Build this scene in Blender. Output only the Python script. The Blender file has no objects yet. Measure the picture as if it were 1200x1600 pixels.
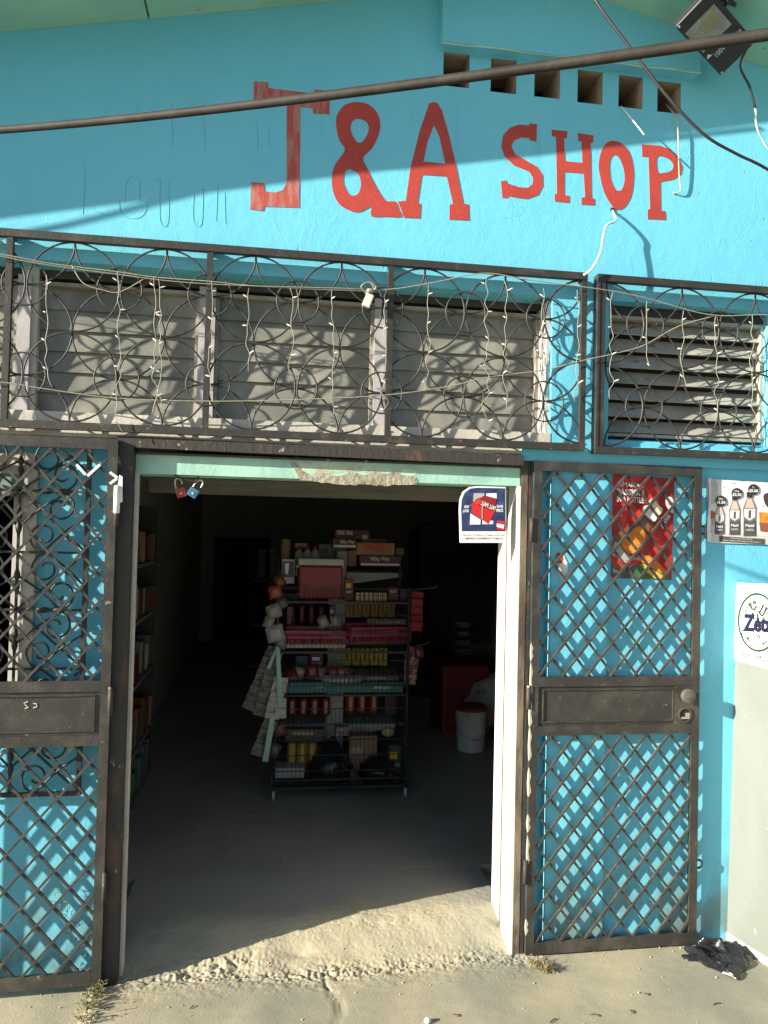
import bpy, bmesh, math, random
from mathutils import Vector, Matrix, noise, geometry
R = math.radians
SC = bpy.context.scene
COL = SC.collection
random.seed(7)

# ------------------------------------------------------------------ camera
F, PITCH, YAW, ROLL = 1220.0, R(1.5), R(8.6), R(1.35)
CAM = Vector((0.0, -2.95, 1.62))
fw = Vector((math.sin(YAW)*math.cos(PITCH), math.cos(YAW)*math.cos(PITCH), math.sin(PITCH)))
r0 = Vector((math.cos(YAW), -math.sin(YAW), 0)); u0 = r0.cross(fw)
rt = r0*math.cos(ROLL) + u0*math.sin(ROLL); up = -r0*math.sin(ROLL) + u0*math.cos(ROLL)
cd = bpy.data.cameras.new('camera'); cam = bpy.data.objects.new('camera', cd); COL.objects.link(cam)
cd.sensor_fit = 'VERTICAL'; cd.sensor_height = 36.0; cd.lens = F/1600*36.0
cd.clip_start = 0.05; cd.clip_end = 500
m = Matrix.Identity(4)
for i in range(3):
    m[i][0], m[i][1], m[i][2], m[i][3] = rt[i], up[i], -fw[i], CAM[i]
cam.matrix_world = m
SC.camera = cam

# ------------------------------------------------------------------ light
SUNV = Vector((-1.0, -0.30, 0.34)).normalized()
w = bpy.data.worlds.new('World'); SC.world = w; w.use_nodes = True
nt = w.node_tree; bg = nt.nodes['Background']
sky = nt.nodes.new('ShaderNodeTexSky'); sky.sky_type = 'NISHITA'; sky.sun_disc = False
sky.sun_elevation = math.asin(SUNV.z); sky.sun_rotation = math.atan2(SUNV.x, SUNV.y)
sky.air_density = 1.0; sky.dust_density = 0.8; sky.ozone_density = 2.2
nt.links.new(sky.outputs['Color'], bg.inputs['Color']); bg.inputs['Strength'].default_value = 0.062
sl = bpy.data.lights.new('sun', 'SUN'); sl.energy = 4.9; sl.angle = R(0.5); sl.color = (1.0, 0.925, 0.78)
so = bpy.data.objects.new('sun', sl); COL.objects.link(so)
so.rotation_euler = (-SUNV).to_track_quat('-Z', 'Y').to_euler()
vs = SC.view_settings
vs.view_transform = 'Standard'; vs.look = 'None'; vs.gamma = 1; vs.use_curve_mapping = False
vs.exposure = 1.45

# ------------------------------------------------------------------ geometry of the view (turning measured directions into places)
def ray(px, py): return fw + rt*((px-600)/F) + up*((800-py)/F)
def at(px, py, y=0.0):
    d = ray(px, py); t = (y-CAM.y)/d.y; p = CAM + d*t
    return Vector((p.x, y, p.z))
def gr(px, py, z=0.0):
    d = ray(px, py); t = (z-CAM.z)/d.z; p = CAM + d*t
    return Vector((p.x, p.y, z))
def on(px, py, P0, N):
    d = ray(px, py); t = (P0-CAM).dot(N)/d.dot(N); return CAM + d*t

# ------------------------------------------------------------------ mesh helpers
class MB:
    def __init__(s): s.v = []; s.f = []
    def add(s, vs, fs):
        b = len(s.v); s.v += [Vector(p) for p in vs]; s.f += [tuple(b+i for i in f) for f in fs]; return s
    def box(s, x0, x1, y0, y1, z0, z1):
        s.add([(x0,y0,z0),(x1,y0,z0),(x1,y1,z0),(x0,y1,z0),(x0,y0,z1),(x1,y0,z1),(x1,y1,z1),(x0,y1,z1)],
              [(0,3,2,1),(4,5,6,7),(0,1,5,4),(1,2,6,5),(2,3,7,6),(3,0,4,7)]); return s
    def hexa(s, p):   # 8 points bottom 4, top 4
        s.add(p, [(0,3,2,1),(4,5,6,7),(0,1,5,4),(1,2,6,5),(2,3,7,6),(3,0,4,7)]); return s
    def rbox(s, c, sz, rot=None, bev=0.0):
        hx, hy, hz = sz[0]/2, sz[1]/2, sz[2]/2
        M = (rot or Matrix.Identity(3))
        c = Vector(c)
        if bev <= 0:
            pts = [Vector((x,y,z)) for z in (-hz,hz) for x,y in ((-hx,-hy),(hx,-hy),(hx,hy),(-hx,hy))]
            return s.hexa([c + M@p for p in pts])
        bm = bmesh.new(); bmesh.ops.create_cube(bm, size=1)
        for v in bm.verts: v.co = Vector((v.co.x*sz[0], v.co.y*sz[1], v.co.z*sz[2]))
        bmesh.ops.bevel(bm, geom=bm.edges[:], offset=bev, segments=2, profile=.6, affect='EDGES')
        bm.verts.index_update()
        s.add([c + M@v.co for v in bm.verts], [[v.index for v in f.verts] for f in bm.faces]); bm.free(); return s
    def tube(s, pts, r, n=6, closed=False, cap=True, rs=None):
        pts = [Vector(p) for p in pts]; N = len(pts); b = len(s.v); prev = None
        for i, p in enumerate(pts):
            if closed: t = pts[(i+1) % N] - pts[i-1]
            else: t = pts[min(i+1, N-1)] - pts[max(i-1, 0)]
            if t.length < 1e-9: t = Vector((0,0,1))
            t.normalize()
            if prev is None:
                a = Vector((0,1,0)) if abs(t.y) < .9 else Vector((1,0,0))
                u = (a - t*a.dot(t)).normalized()
            else:
                u = prev - t*prev.dot(t)
                u = u.normalized() if u.length > 1e-6 else t.orthogonal().normalized()
            prev = u; vv = t.cross(u); rr = rs[i] if rs else r
            for k in range(n):
                a = 2*math.pi*(k+.5)/n
                s.v.append(p + (u*math.cos(a) + vv*math.sin(a))*rr)
        m = N if closed else N-1
        for i in range(m):
            for k in range(n):
                a0 = b+i*n+k; a1 = b+i*n+(k+1) % n; j = (i+1) % N
                s.f.append((a0, a1, b+j*n+(k+1) % n, b+j*n+k))
        if not closed and cap:
            s.f.append(tuple(b+k for k in range(n))[::-1]); s.f.append(tuple(b+(N-1)*n+k for k in range(n)))
        return s
    def lathe(s, c, prof, n=16, M=None, cap=True):   # prof: (radius, height)
        b = len(s.v); c = Vector(c); M = M or Matrix.Identity(3)
        for r, h in prof:
            for k in range(n):
                a = 2*math.pi*k/n; s.v.append(c + M@Vector((r*math.cos(a), r*math.sin(a), h)))
        for i in range(len(prof)-1):
            for k in range(n):
                k2 = (k+1) % n; s.f.append((b+i*n+k, b+i*n+k2, b+(i+1)*n+k2, b+(i+1)*n+k))
        if cap:
            s.f.append(tuple(b+k for k in range(n))[::-1]); s.f.append(tuple(b+(len(prof)-1)*n+k for k in range(n)))
        return s
    def sheet(s, outer, holes=(), off=Vector((0,0.0015,0)), two=True):
        """a thin extruded polygon; outer/holes are 3-D loops in one plane, off = thickness vector"""
        loops = [[Vector(p) for p in outer]] + [[Vector(p) for p in h] for h in holes]
        tris = geometry.tessellate_polygon(loops)
        flat = [p for l in loops for p in l]; n = len(flat)
        s.add(flat, tris)
        if two:
            s.add([p+off for p in flat], [t[::-1] for t in tris])
            b = len(s.v) - 2*n; k = 0
            for l in loops:
                for i in range(len(l)):
                    a0 = b+k+i; a1 = b+k+(i+1) % len(l); s.f.append((a0, a1, a1+n, a0+n))
                k += len(l)
        return s
    def build(s, name, mat, parent=None, smooth=False, local=False, recalc=True):
        me = bpy.data.meshes.new(name)
        off = Vector((0,0,0))
        if parent is not None and not local:
            q = parent
            while q: off += q.location; q = q.parent
        me.from_pydata([p-off for p in s.v], [], s.f)
        if recalc:
            bm = bmesh.new(); bm.from_mesh(me); bmesh.ops.recalc_face_normals(bm, faces=bm.faces); bm.to_mesh(me); bm.free()
        if smooth:
            for p in me.polygons: p.use_smooth = True
        if mat: me.materials.append(mat)
        o = bpy.data.objects.new(name, me); COL.objects.link(o)
        if parent is not None: o.parent = parent
        return o

def auto(o, ang=40):
    me = o.data
    for p in me.polygons: p.use_smooth = True
    try: me.set_sharp_from_angle(angle=R(ang))
    except Exception: pass
    return o
def tag(o, label=None, cat=None, group=None, kind=None):
    if label: o['label'] = label
    if cat: o['category'] = cat
    if group: o['group'] = group
    if kind: o['kind'] = kind
    return o
def thing(name, label, cat, loc=(0,0,0), rz=0, group=None):
    o = bpy.data.objects.new(name, None); COL.objects.link(o); o.empty_display_size = .05
    o.location = loc; o.rotation_euler = (0,0,rz); tag(o, label, cat, group); return o
def dup(root, loc, rz=None, label=None):
    r = root.copy(); COL.objects.link(r); r.location = loc
    if rz is not None: r.rotation_euler = (0,0,rz)
    if label: r['label'] = label
    for ch in list(root.children):
        c = ch.copy(); COL.objects.link(c); c.parent = r
        for g in list(ch.children):
            d = g.copy(); COL.objects.link(d); d.parent = c
    return r
def part_copy(o, parent, loc):
    c = o.copy(); COL.objects.link(c); c.parent = parent; c.location = loc; return c
ORD = ['leftmost','second from left','third from left','fourth from left','fifth from left','sixth from left','seventh from left']
def crom(pts, n=5, closed=False):
    pts = [Vector(p) for p in pts]; N = len(pts); out = []
    for i in range(N if closed else N-1):
        p0 = pts[(i-1) % N] if (closed or i > 0) else pts[0]*2-pts[1]
        p1 = pts[i]; p2 = pts[(i+1) % N]
        p3 = pts[(i+2) % N] if (closed or i+2 < N) else p2*2-p1
        for k in range(n):
            t = k/n
            out.append(.5*((2*p1)+(p2-p0)*t+(2*p0-5*p1+4*p2-p3)*t*t+(3*p1-p0-3*p2+p3)*t**3))
    if not closed: out.append(pts[-1])
    return out

# ------------------------------------------------------------------ materials
MATS = {}
def mat(name, c1, c2=None, rough=.7, scale=6, lo=.4, hi=.65, bump=0., bscale=80, metal=0., spec=.5, c3=None, s3=30, t3=.68,
        stretch=(1,1,1), bdist=.004, seed=0., chips=None, coat=0.):
    """base colour c1, mixed towards c2 by soft noise, then small spots of c3"""
    if name in MATS: return MATS[name]
    M = bpy.data.materials.new(name); M.use_nodes = True; n = M.node_tree; L = n.links
    b = n.nodes['Principled BSDF']; b.inputs['Roughness'].default_value = rough; b.inputs['Metallic'].default_value = metal
    b.inputs['Specular IOR Level'].default_value = spec; b.inputs['Coat Weight'].default_value = coat
    b.inputs['Base Color'].default_value = (*c1, 1)
    tc = n.nodes.new('ShaderNodeTexCoord'); mp = n.nodes.new('ShaderNodeMapping'); L.new(tc.outputs['Object'], mp.inputs['Vector'])
    mp.inputs['Scale'].default_value = stretch; mp.inputs['Location'].default_value = (seed, seed*1.7, seed*.6)
    def nz(sc, det=5, dis=0.):
        t = n.nodes.new('ShaderNodeTexNoise'); t.inputs['Scale'].default_value = sc; t.inputs['Detail'].default_value = det
        t.inputs['Roughness'].default_value = .6; t.inputs['Distortion'].default_value = dis
        L.new(mp.outputs['Vector'], t.inputs['Vector']); return t.outputs['Fac']
    def rng(f, a, c):
        t = n.nodes.new('ShaderNodeMapRange'); t.inputs['From Min'].default_value = a; t.inputs['From Max'].default_value = c
        t.interpolation_type = 'SMOOTHSTEP'; L.new(f, t.inputs['Value']); return t.outputs['Result']
    def mix(f, a, c):
        t = n.nodes.new('ShaderNodeMix'); t.data_type = 'RGBA'; L.new(f, t.inputs[0])
        for sock, val in ((6, a), (7, c)):
            if isinstance(val, tuple): t.inputs[sock].default_value = (*val, 1)
            else: L.new(val, t.inputs[sock])
        return t.outputs[2]
    col = c1
    if c2: col = mix(rng(nz(scale, 6, .3), lo, hi), c1, c2)
    if c3: col = mix(rng(nz(s3, 4), t3, t3+.04), col, c3)
    if not isinstance(col, tuple): L.new(col, b.inputs['Base Color'])
    if bump > 0:
        bp = n.nodes.new('ShaderNodeBump'); bp.inputs['Strength'].default_value = bump; bp.inputs['Distance'].default_value = bdist
        L.new(nz(bscale, 6), bp.inputs['Height']); L.new(bp.outputs['Normal'], b.inputs['Normal'])
    M['h'] = 1; MATS[name] = M; return M
def flat(name, c, rough=.6, **k): return mat(name, c, tuple(x*.86 for x in c), rough=rough, scale=9, **k)

def wall_mat(name, c1, c2, dirt, chip):
    M = bpy.data.materials.new(name); M.use_nodes = True; n = M.node_tree; L = n.links
    b = n.nodes['Principled BSDF']; b.inputs['Roughness'].default_value = .62; b.inputs['Specular IOR Level'].default_value = .35
    tc = n.nodes.new('ShaderNodeTexCoord')
    def nz(sc, det=5, st=(1,1,1), dis=0., rough=.6):
        mp = n.nodes.new('ShaderNodeMapping'); mp.inputs['Scale'].default_value = st; L.new(tc.outputs['Object'], mp.inputs['Vector'])
        t = n.nodes.new('ShaderNodeTexNoise'); t.inputs['Scale'].default_value = sc; t.inputs['Detail'].default_value = det
        t.inputs['Roughness'].default_value = rough; t.inputs['Distortion'].default_value = dis
        L.new(mp.outputs['Vector'], t.inputs['Vector']); return t.outputs['Fac']
    def rng(f, a, c, o0=0., o1=1.):
        t = n.nodes.new('ShaderNodeMapRange'); t.inputs['From Min'].default_value = a; t.inputs['From Max'].default_value = c
        t.inputs['To Min'].default_value = o0; t.inputs['To Max'].default_value = o1
        t.interpolation_type = 'SMOOTHSTEP'; L.new(f, t.inputs['Value']); return t.outputs['Result']
    def mix(f, a, c):
        t = n.nodes.new('ShaderNodeMix'); t.data_type = 'RGBA'; L.new(f, t.inputs[0])
        for sock, val in ((6, a), (7, c)):
            if isinstance(val, tuple): t.inputs[sock].default_value = (*val, 1)
            else: L.new(val, t.inputs[sock])
        return t.outputs[2]
    def math2(op, a, c):
        t = n.nodes.new('ShaderNodeMath'); t.operation = op; L.new(a, t.inputs[0])
        if isinstance(c, (int, float)): t.inputs[1].default_value = c
        else: L.new(c, t.inputs[1])
        return t.outputs[0]
    col = mix(rng(nz(1.3, 6, (1,1,.6)), .35, .7), c1, c2)
    col = mix(rng(nz(5, 8, (1.6,1,.35)), .58, .75, 0, .35), col, tuple(x*.78 for x in c1))       # streaks
    col = mix(rng(nz(26, 4), .70, .73, 0, .8), col, chip)                                       # pale flakes
    col = mix(rng(nz(60, 3), .72, .75, 0, .7), col, dirt)                                       # specks
    sx = n.nodes.new('ShaderNodeSeparateXYZ'); L.new(tc.outputs['Object'], sx.inputs[0])
    low = rng(sx.outputs['Z'], .0, .55, 1, 0)
    lowd = math2('MULTIPLY', low, rng(nz(7, 8, (1,1,.6)), .38, .62))
    col = mix(lowd, col, dirt)                                                                  # splashed dirt at the foot
    L.new(col, b.inputs['Base Color'])
    # plaster relief: fine grain + trowel waves + hairline cracks
    h = math2('ADD', math2('MULTIPLY', nz(150, 4), .35), math2('MULTIPLY', nz(16, 5), .9))
    vo = n.nodes.new('ShaderNodeTexVoronoi'); vo.feature = 'DISTANCE_TO_EDGE'; vo.inputs['Scale'].default_value = 2.2
    mp = n.nodes.new('ShaderNodeMapping'); L.new(tc.outputs['Object'], mp.inputs['Vector'])
    wob = n.nodes.new('ShaderNodeTexNoise'); wob.inputs['Scale'].default_value = 5; L.new(tc.outputs['Object'], wob.inputs['Vector'])
    va = n.nodes.new('ShaderNodeVectorMath'); va.operation = 'MULTIPLY_ADD'; L.new(wob.outputs['Color'], va.inputs[0])
    va.inputs[1].default_value = (.35,.35,.35); L.new(mp.outputs['Vector'], va.inputs[2]); L.new(va.outputs[0], vo.inputs['Vector'])
    crack = math2('MULTIPLY', rng(vo.outputs['Distance'], 0, .004, 1, 0), rng(nz(2.3, 3), .55, .62))
    pit = rng(nz(34, 2), .70, .76); h = math2('SUBTRACT', h, math2('MULTIPLY', pit, .9)); ridge = rng(nz(9, 3, (1.5,1,.5), 1.2), .60, .66); h = math2('ADD', h, math2('MULTIPLY', ridge, .10))
    h = math2('SUBTRACT', h, math2('MULTIPLY', crack, .5))
    bp = n.nodes.new('ShaderNodeBump'); bp.inputs['Strength'].default_value = .55; bp.inputs['Distance'].default_value = .004
    L.new(h, bp.inputs['Height']); L.new(bp.outputs['Normal'], b.inputs['Normal'])
    return M

CYAN = wall_mat('cyan_wall_paint', (.142,.525,.695), (.165,.57,.73), (.15,.25,.25), (.28,.60,.68))
M_soffit = mat('green_soffit', (.30,.60,.46), (.24,.50,.39), rough=.6, scale=2.5, bump=.2, bscale=30, c3=(.12,.2,.14), s3=14, t3=.70)
M_mint = mat('mint_plaster', (.36,.62,.50), (.27,.47,.38), rough=.6, scale=5, bump=.4, bscale=60, c3=(.5,.7,.6), s3=30)
M_plaster = mat('bare_plaster', (.36,.33,.25), (.26,.22,.16), rough=.9, scale=18, bump=.8, bscale=50, bdist=.01)
M_cream = mat('cream_paint', (.56,.53,.46), (.46,.43,.36), rough=.6, scale=9, bump=.4, bscale=70, c3=(.30,.24,.18), s3=26, t3=.67)
M_frame = mat('pale_window_frame', (.44,.42,.43), (.38,.36,.355), rough=.55, scale=8, bump=.25, bscale=60, c3=(.30,.26,.2), s3=30, t3=.70)
M_white = mat('white_jamb', (.80,.79,.76), (.70,.68,.62), rough=.5, scale=5, bump=.2, bscale=40, c3=(.42,.36,.27), s3=18, t3=.70)
M_iron = mat('dark_iron', (.028,.026,.023), (.075,.058,.042), rough=.55, scale=14, lo=.5, hi=.75, bump=.35, bscale=120, c3=(.20,.15,.11), s3=33, t3=.69)
M_gate = mat('worn_gate_iron', (.031,.029,.026), (.072,.063,.050), rough=.5, scale=9, lo=.42, hi=.7, bump=.35, bscale=110, c3=(.22,.18,.13), s3=27, t3=.69)
M_rust = mat('rusty_frame', (.034,.030,.026), (.10,.055,.034), rough=.7, scale=7, lo=.52, hi=.70, bump=.6, bscale=70, c3=(.34,.28,.2), s3=30, t3=.65, stretch=(1,1,.5))
M_bar = mat('lattice_rod', (.034,.032,.029), (.080,.071,.058), rough=.5, scale=16, lo=.4, hi=.7, bump=.4, bscale=140, c3=(.22,.17,.12), s3=50, t3=.70)
M_glass = mat('dusty_louvre_glass', (.165,.168,.142), (.33,.32,.265), rough=.30, scale=5, lo=.35, hi=.75, bump=.05, bscale=25, c3=(.45,.44,.38), s3=22, t3=.70, spec=.5)
M_slat = mat('grey_louvre_blade', (.40,.39,.34), (.30,.29,.25), rough=.5, scale=6, bump=.1, bscale=50, c3=(.18,.17,.15), s3=30, t3=.64)
M_dark = flat('dark_recess', (.03,.028,.025), .9)
M_tan = mat('vent_block_tan', (.36,.27,.19), (.26,.19,.13), rough=.9, scale=10, bump=.5, bscale=60)
M_red = mat('red_sign_paint', (.44,.052,.036), (.37,.045,.032), rough=.6, scale=7, bump=.3, bscale=120, c3=(.42,.15,.11), s3=55, t3=.68)
M_redfade = mat('faded_red_paint', (.42,.065,.048), (.40,.19,.165), rough=.6, scale=16, lo=.42, hi=.62, bump=.3, bscale=120, stretch=(2.4,1,.5))
M_trace = flat('old_lettering', (.115,.445,.60), .7)
M_conc = mat('grey_concrete', (.375,.335,.228), (.235,.23,.178), rough=.9, scale=1.7, lo=.38, hi=.68, bump=.5, bscale=120, bdist=.003, c3=(.22,.20,.16), s3=60, t3=.70)
M_rough = mat('broken_concrete', (.42,.375,.26), (.33,.295,.21), rough=.95, scale=9, lo=.35, hi=.7, bump=.9, bscale=90, bdist=.006, c3=(.22,.19,.14), s3=40, t3=.68)
M_floor = mat('shop_floor', (.33,.315,.27), (.27,.26,.22), rough=.6, scale=2.0, bump=.15, bscale=40, c3=(.14,.13,.11), s3=14, t3=.69)
M_room = mat('room_wall', (.52,.51,.45), (.45,.44,.39), rough=.8, scale=2)
M_roomdark = flat('dark_room_trim', (.035,.033,.03), .7)
M_wirew = flat('white_cable', (.75,.75,.72), .4)
M_string = mat('old_light_string', (.33,.315,.24), (.25,.24,.17), rough=.5, scale=40)
M_bulb = flat('milky_bulb', (.78,.76,.66), .3)
M_black = flat('black_plastic', (.018,.019,.022), .42)
M_blackwire = flat('black_cable', (.035,.033,.033), .5)

# ================================================================== SETTING
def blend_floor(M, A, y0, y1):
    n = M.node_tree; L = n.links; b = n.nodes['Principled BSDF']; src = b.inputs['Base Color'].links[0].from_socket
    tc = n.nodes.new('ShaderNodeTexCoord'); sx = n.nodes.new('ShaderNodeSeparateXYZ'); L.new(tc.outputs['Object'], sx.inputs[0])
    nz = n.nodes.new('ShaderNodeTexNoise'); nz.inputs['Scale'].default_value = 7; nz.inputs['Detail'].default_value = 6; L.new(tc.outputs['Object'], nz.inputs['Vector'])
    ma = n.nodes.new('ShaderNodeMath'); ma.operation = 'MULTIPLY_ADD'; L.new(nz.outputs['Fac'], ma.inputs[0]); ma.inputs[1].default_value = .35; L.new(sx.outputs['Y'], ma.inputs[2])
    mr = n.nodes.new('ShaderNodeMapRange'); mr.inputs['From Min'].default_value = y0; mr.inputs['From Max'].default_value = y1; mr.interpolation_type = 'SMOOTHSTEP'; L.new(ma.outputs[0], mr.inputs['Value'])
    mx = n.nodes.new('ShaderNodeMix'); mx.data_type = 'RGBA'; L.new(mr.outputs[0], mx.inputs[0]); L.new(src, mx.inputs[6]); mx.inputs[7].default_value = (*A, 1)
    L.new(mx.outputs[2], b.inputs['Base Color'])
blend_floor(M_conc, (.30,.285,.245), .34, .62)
def hgt(x, y):
    """height of the worn concrete in the doorway and in front of it"""
    t = max(0., min(1., (y+.05)/.30)); s = .083*t*t*(3-2*t)
    inx = max(0., min(1., (x+.58)/.06))*max(0., min(1., (1.16-x)/.14))
    s *= inx
    band = math.exp(-((y+.012+.018*math.sin(x*5)+.02*noise.noise(Vector((x*2.3,1,4))))/.062)**2)*inx; upb = math.exp(-((y-.15)/.10)**2)*inx
    n1 = noise.noise(Vector((x*11, y*11, 0))); n2 = noise.noise(Vector((x*34, y*34, 3))); n3 = noise.noise(Vector((x*85, y*85, 7)))
    rg = abs(noise.noise(Vector((x*13, y*30, 21)))); rg2 = abs(noise.noise(Vector((x*38, y*60, 25)))); pat = max(0., min(1., noise.noise(Vector((x*3.1, y*7, 31)))*1.6+.55))
    s += upb*(.006*n1 - pat*.003*(1-rg)**14 + .0008*n3) + band*(.006*n1 + pat*pat*(.007*n2 + .0065*n3 - .009*(1-rg)**6) + .0012*n3 - .002*(1-rg2)**5)
    s += .0028*noise.noise(Vector((x*6, y*6, 5))) + .0011*n2 + .0006*n3
    d = math.hypot((x-.17)/.12, (y-.06)/.05)             # broken hollow in the lip
    if d < 1: s -= .016*(1-d)*(1-d)
    gx = x - (.275 + .02*math.sin(y*18)); gy = (y+.20)/.22
    if abs(gy) < 1: s -= .009*math.exp(-(gx/.008)**2)*(1-gy*gy)       # groove running out of it
    if x < -.555: s -= .02
    return s
def grid(name, x0, x1, y0, y1, nx, ny, mt, fn, parent=None):
    v = []; f = []
    for j in range(ny+1):
        for i in range(nx+1):
            x = x0+(x1-x0)*i/nx; y = y0+(y1-y0)*j/ny; v.append((x, y, fn(x, y)))
    for j in range(ny):
        for i in range(nx):
            a = j*(nx+1)+i; f.append((a, a+1, a+nx+2, a+nx+1))
    b = MB(); b.add(v, f); return b.build(name, mt, parent, smooth=True, recalc=False)
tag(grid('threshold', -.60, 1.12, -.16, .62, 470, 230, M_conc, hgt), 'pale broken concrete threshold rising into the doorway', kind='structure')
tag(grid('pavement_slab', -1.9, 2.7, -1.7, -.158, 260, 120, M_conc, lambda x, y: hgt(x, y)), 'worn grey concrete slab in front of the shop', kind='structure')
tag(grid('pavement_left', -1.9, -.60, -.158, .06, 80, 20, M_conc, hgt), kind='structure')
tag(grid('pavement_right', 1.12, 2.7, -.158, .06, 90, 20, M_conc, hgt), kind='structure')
g = MB()
def gy0(a, b, c, d): g.add([(a,c,-.03),(b,c,-.03),(b,d,-.03),(a,d,-.03)], [(0,1,2,3)])
gy0(-120,120,-160,-1.7); gy0(-120,-1.9,-1.7,60); gy0(2.7,120,-1.7,60); gy0(-1.9,2.7,.06,60)
M_yard = mat('dusty_yard', (.33,.30,.23), (.26,.24,.19), rough=.95, scale=1.2, bump=.6, bscale=30)
tag(g.build('ground', M_yard), kind='structure')
fl = MB(); fl.box(-.9, 3.3, .615, 8.0, -.1, .083); tag(fl.build('floor', M_floor), 'dull grey concrete floor inside the shop', kind='structure')
fl2 = MB(); fl2.box(-.9, -.60, .09, .62, -.1, .082).box(1.12, 3.3, .25, .62, -.1, .082); tag(fl2.build('floor', M_floor), kind='structure')
for px, py, l, a in ((865,1596,.035,.5),(930,1588,.03,-.4),(985,1582,.02,1.9),(712,1588,.018,2.4),(300,1575,.02,.9),(1120,1570,.03,.2),(1010,1555,.016,2.2)):
    p = gr(px, py); d = Vector((math.cos(a), math.sin(a), 0))*l/2
    tag(MB().tube(crom([p-d+Vector((0,0,.003)), p+Vector((.002,.003,.005)), p+d+Vector((0,0,.003))], 3), .0018, 5).build('twig', flat('dry_twig', (.07,.05,.03), .8)), 'short dry dark twig lying on the slab %s' % {865:'below the right gate weed',930:'below the middle of the right gate',985:'straight below the right gate panel',712:'near the white pebble',300:'at the lower left, near the door post',1120:'in front of the black bag',1010:'just in front of the right gate foot'}[px], 'twig', 'twigs on the slab')
# a few loose stones and crumbs
pb = MB()
for i in range(260):
    x = random.uniform(-1.0, 2.0); y = random.gauss(-.02, .07) if random.random() < .65 else random.uniform(-.75, -.05)
    if -.45 < x < .98 and y > .2: continue
    if (x < -.52 or x > 1.0) and y > 0: y = -abs(y)
    s = random.uniform(.0012, .0045); z = hgt(x, y)
    pts = []
    for k in range(6):
        d = [(1,0,0),(-1,0,0),(0,1,0),(0,-1,0),(0,0,1),(0,0,-1)][k]
        pts.append(Vector((x,y,z+s*.3)) + Vector(d)*s*random.uniform(.6,1.4))
    pb.add(pts, [(0,2,4),(2,1,4),(1,3,4),(3,0,4),(2,0,5),(1,2,5),(3,1,5),(0,3,5)])
tag(pb.build('gravel', M_rough), 'loose concrete crumbs on the slab and threshold', kind='stuff')

# ================================================================== BUILDING
B = thing('shop_building', 'turquoise painted shop front with red hand lettering and an open doorway', 'building')
PEAK = .95
def zr(x): return 3.388 + .220*(x+.994) if x < PEAK else 3.388 + .220*(PEAK+.994) - .20*(x-PEAK)
vents = [(.640,3.375,.105,.134),(.832,3.372,.106,.136),(1.012,3.372,.107,.134),(1.193,3.368,.107,.134),(1.368,3.368,.104,.132),(1.536,3.366,.104,.128)]
up_w = MB()
outer = [(-3,0,2.575),(4.5,0,2.575),(4.5,0,zr(4.5)+.01),(PEAK,0,zr(PEAK)+.01),(-3,0,zr(-3)+.01)]
holes = [[(x,0,z),(x,0,z+h),(x+wd,0,z+h),(x+wd,0,z)] for x,z,wd,h in vents]
up_w.sheet(outer, holes, Vector((0,.20,0)))
# window band: solid pieces between the openings
up_w.box(-3,-1.75,0,.25,1.93,2.575).box(1.105,1.345,0,.25,1.985,2.575).box(2.06,4.5,0,.25,1.985,2.575)
up_w.box(1.345,2.06,.0,.25,1.985,2.005)
up_w.box(.985,4.5,-.012,.25,1.915,1.985)                     # band over the pilaster
up_w.box(-.86,-.475,.035,.10,-.08,1.93).box(-3,-1.9,.035,.10,-.08,1.93).box(-1.9,-.86,.035,.10,-.08,.98)   # lower left wall
up_w.box(-1.9,-.86,.035,.10,1.875,1.93)
up_w.box(1.012,1.116,.052,.25,-.08,1.915).box(1.116,1.355,0,.25,-.08,1.915).box(1.355,4.5,.02,.25,-.08,1.915)
front = up_w.build('front_wall', CYAN, B)
front['label'] = 'turquoise plaster wall with raised pilaster'
# vent linings
for x,z,wd,h in vents:
    t = .012
    v_ = MB()
    v_.add([(x,.004,z),(x+wd,.004,z),(x+wd,.19,z),(x,.19,z),(x,.004,z+h),(x+wd,.004,z+h),(x+wd,.19,z+h),(x,.19,z+h)],[(0,1,2,3),(4,7,6,5),(1,5,6,2),(0,3,7,4)])
    o = v_.build('vent_opening', M_tan, front, recalc=False)
    for vert in o.data.vertices:                                # line the hole 1.5 mm inside it
        vert.co.x += .0015 if abs(vert.co.x-x) < 1e-4 else -.0015
        vert.co.z += .0015 if abs(vert.co.z-z) < 1e-4 else -.0015
# concrete beam above the vents
MB().box(.620,1.690,-.06,-.0005,3.512,3.95).build('beam', CYAN, B)
MB().tube([(.62+.0214*i*2.5,-.057+random.uniform(-.003,.003),3.510+random.uniform(-.002,.001)) for i in range(21)], .0038, 5).build('paint_drip_edge', M_mint, B)
# soffit: boards of green painted sheet, roof above
seams = [-3.2,-1.70,-.478,.72,PEAK]
for a, b_ in zip(seams[:-1], seams[1:]):
    gq = .004
    q = MB(); a2 = a+gq; b2 = b_-(gq if b_ != PEAK else 0)
    q.hexa([(a2,-.362,zr(a2)),(b2,-.362,zr(b2)),(b2,-.001,zr(b2)),(a2,-.001,zr(a2)),(a2,-.362,zr(a2)+.012),(b2,-.362,zr(b2)+.012),(b2,-.001,zr(b2)+.012),(a2,-.001,zr(a2)+.012)])
    q.build('soffit_panel', M_soffit, B)
for a, b_ in ((PEAK,2.35),(2.35,4.7)):
    q = MB(); a2 = a+(.004 if a != PEAK else 0); b2 = b_-.004
    q.hexa([(a2,-.362,zr(a2)),(b2,-.362,zr(b2)),(b2,-.001,zr(b2)),(a2,-.001,zr(a2)),(a2,-.362,zr(a2)+.012),(b2,-.362,zr(b2)+.012),(b2,-.001,zr(b2)+.012),(a2,-.001,zr(a2)+.012)])
    q.build('soffit_panel', M_soffit, B)
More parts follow.
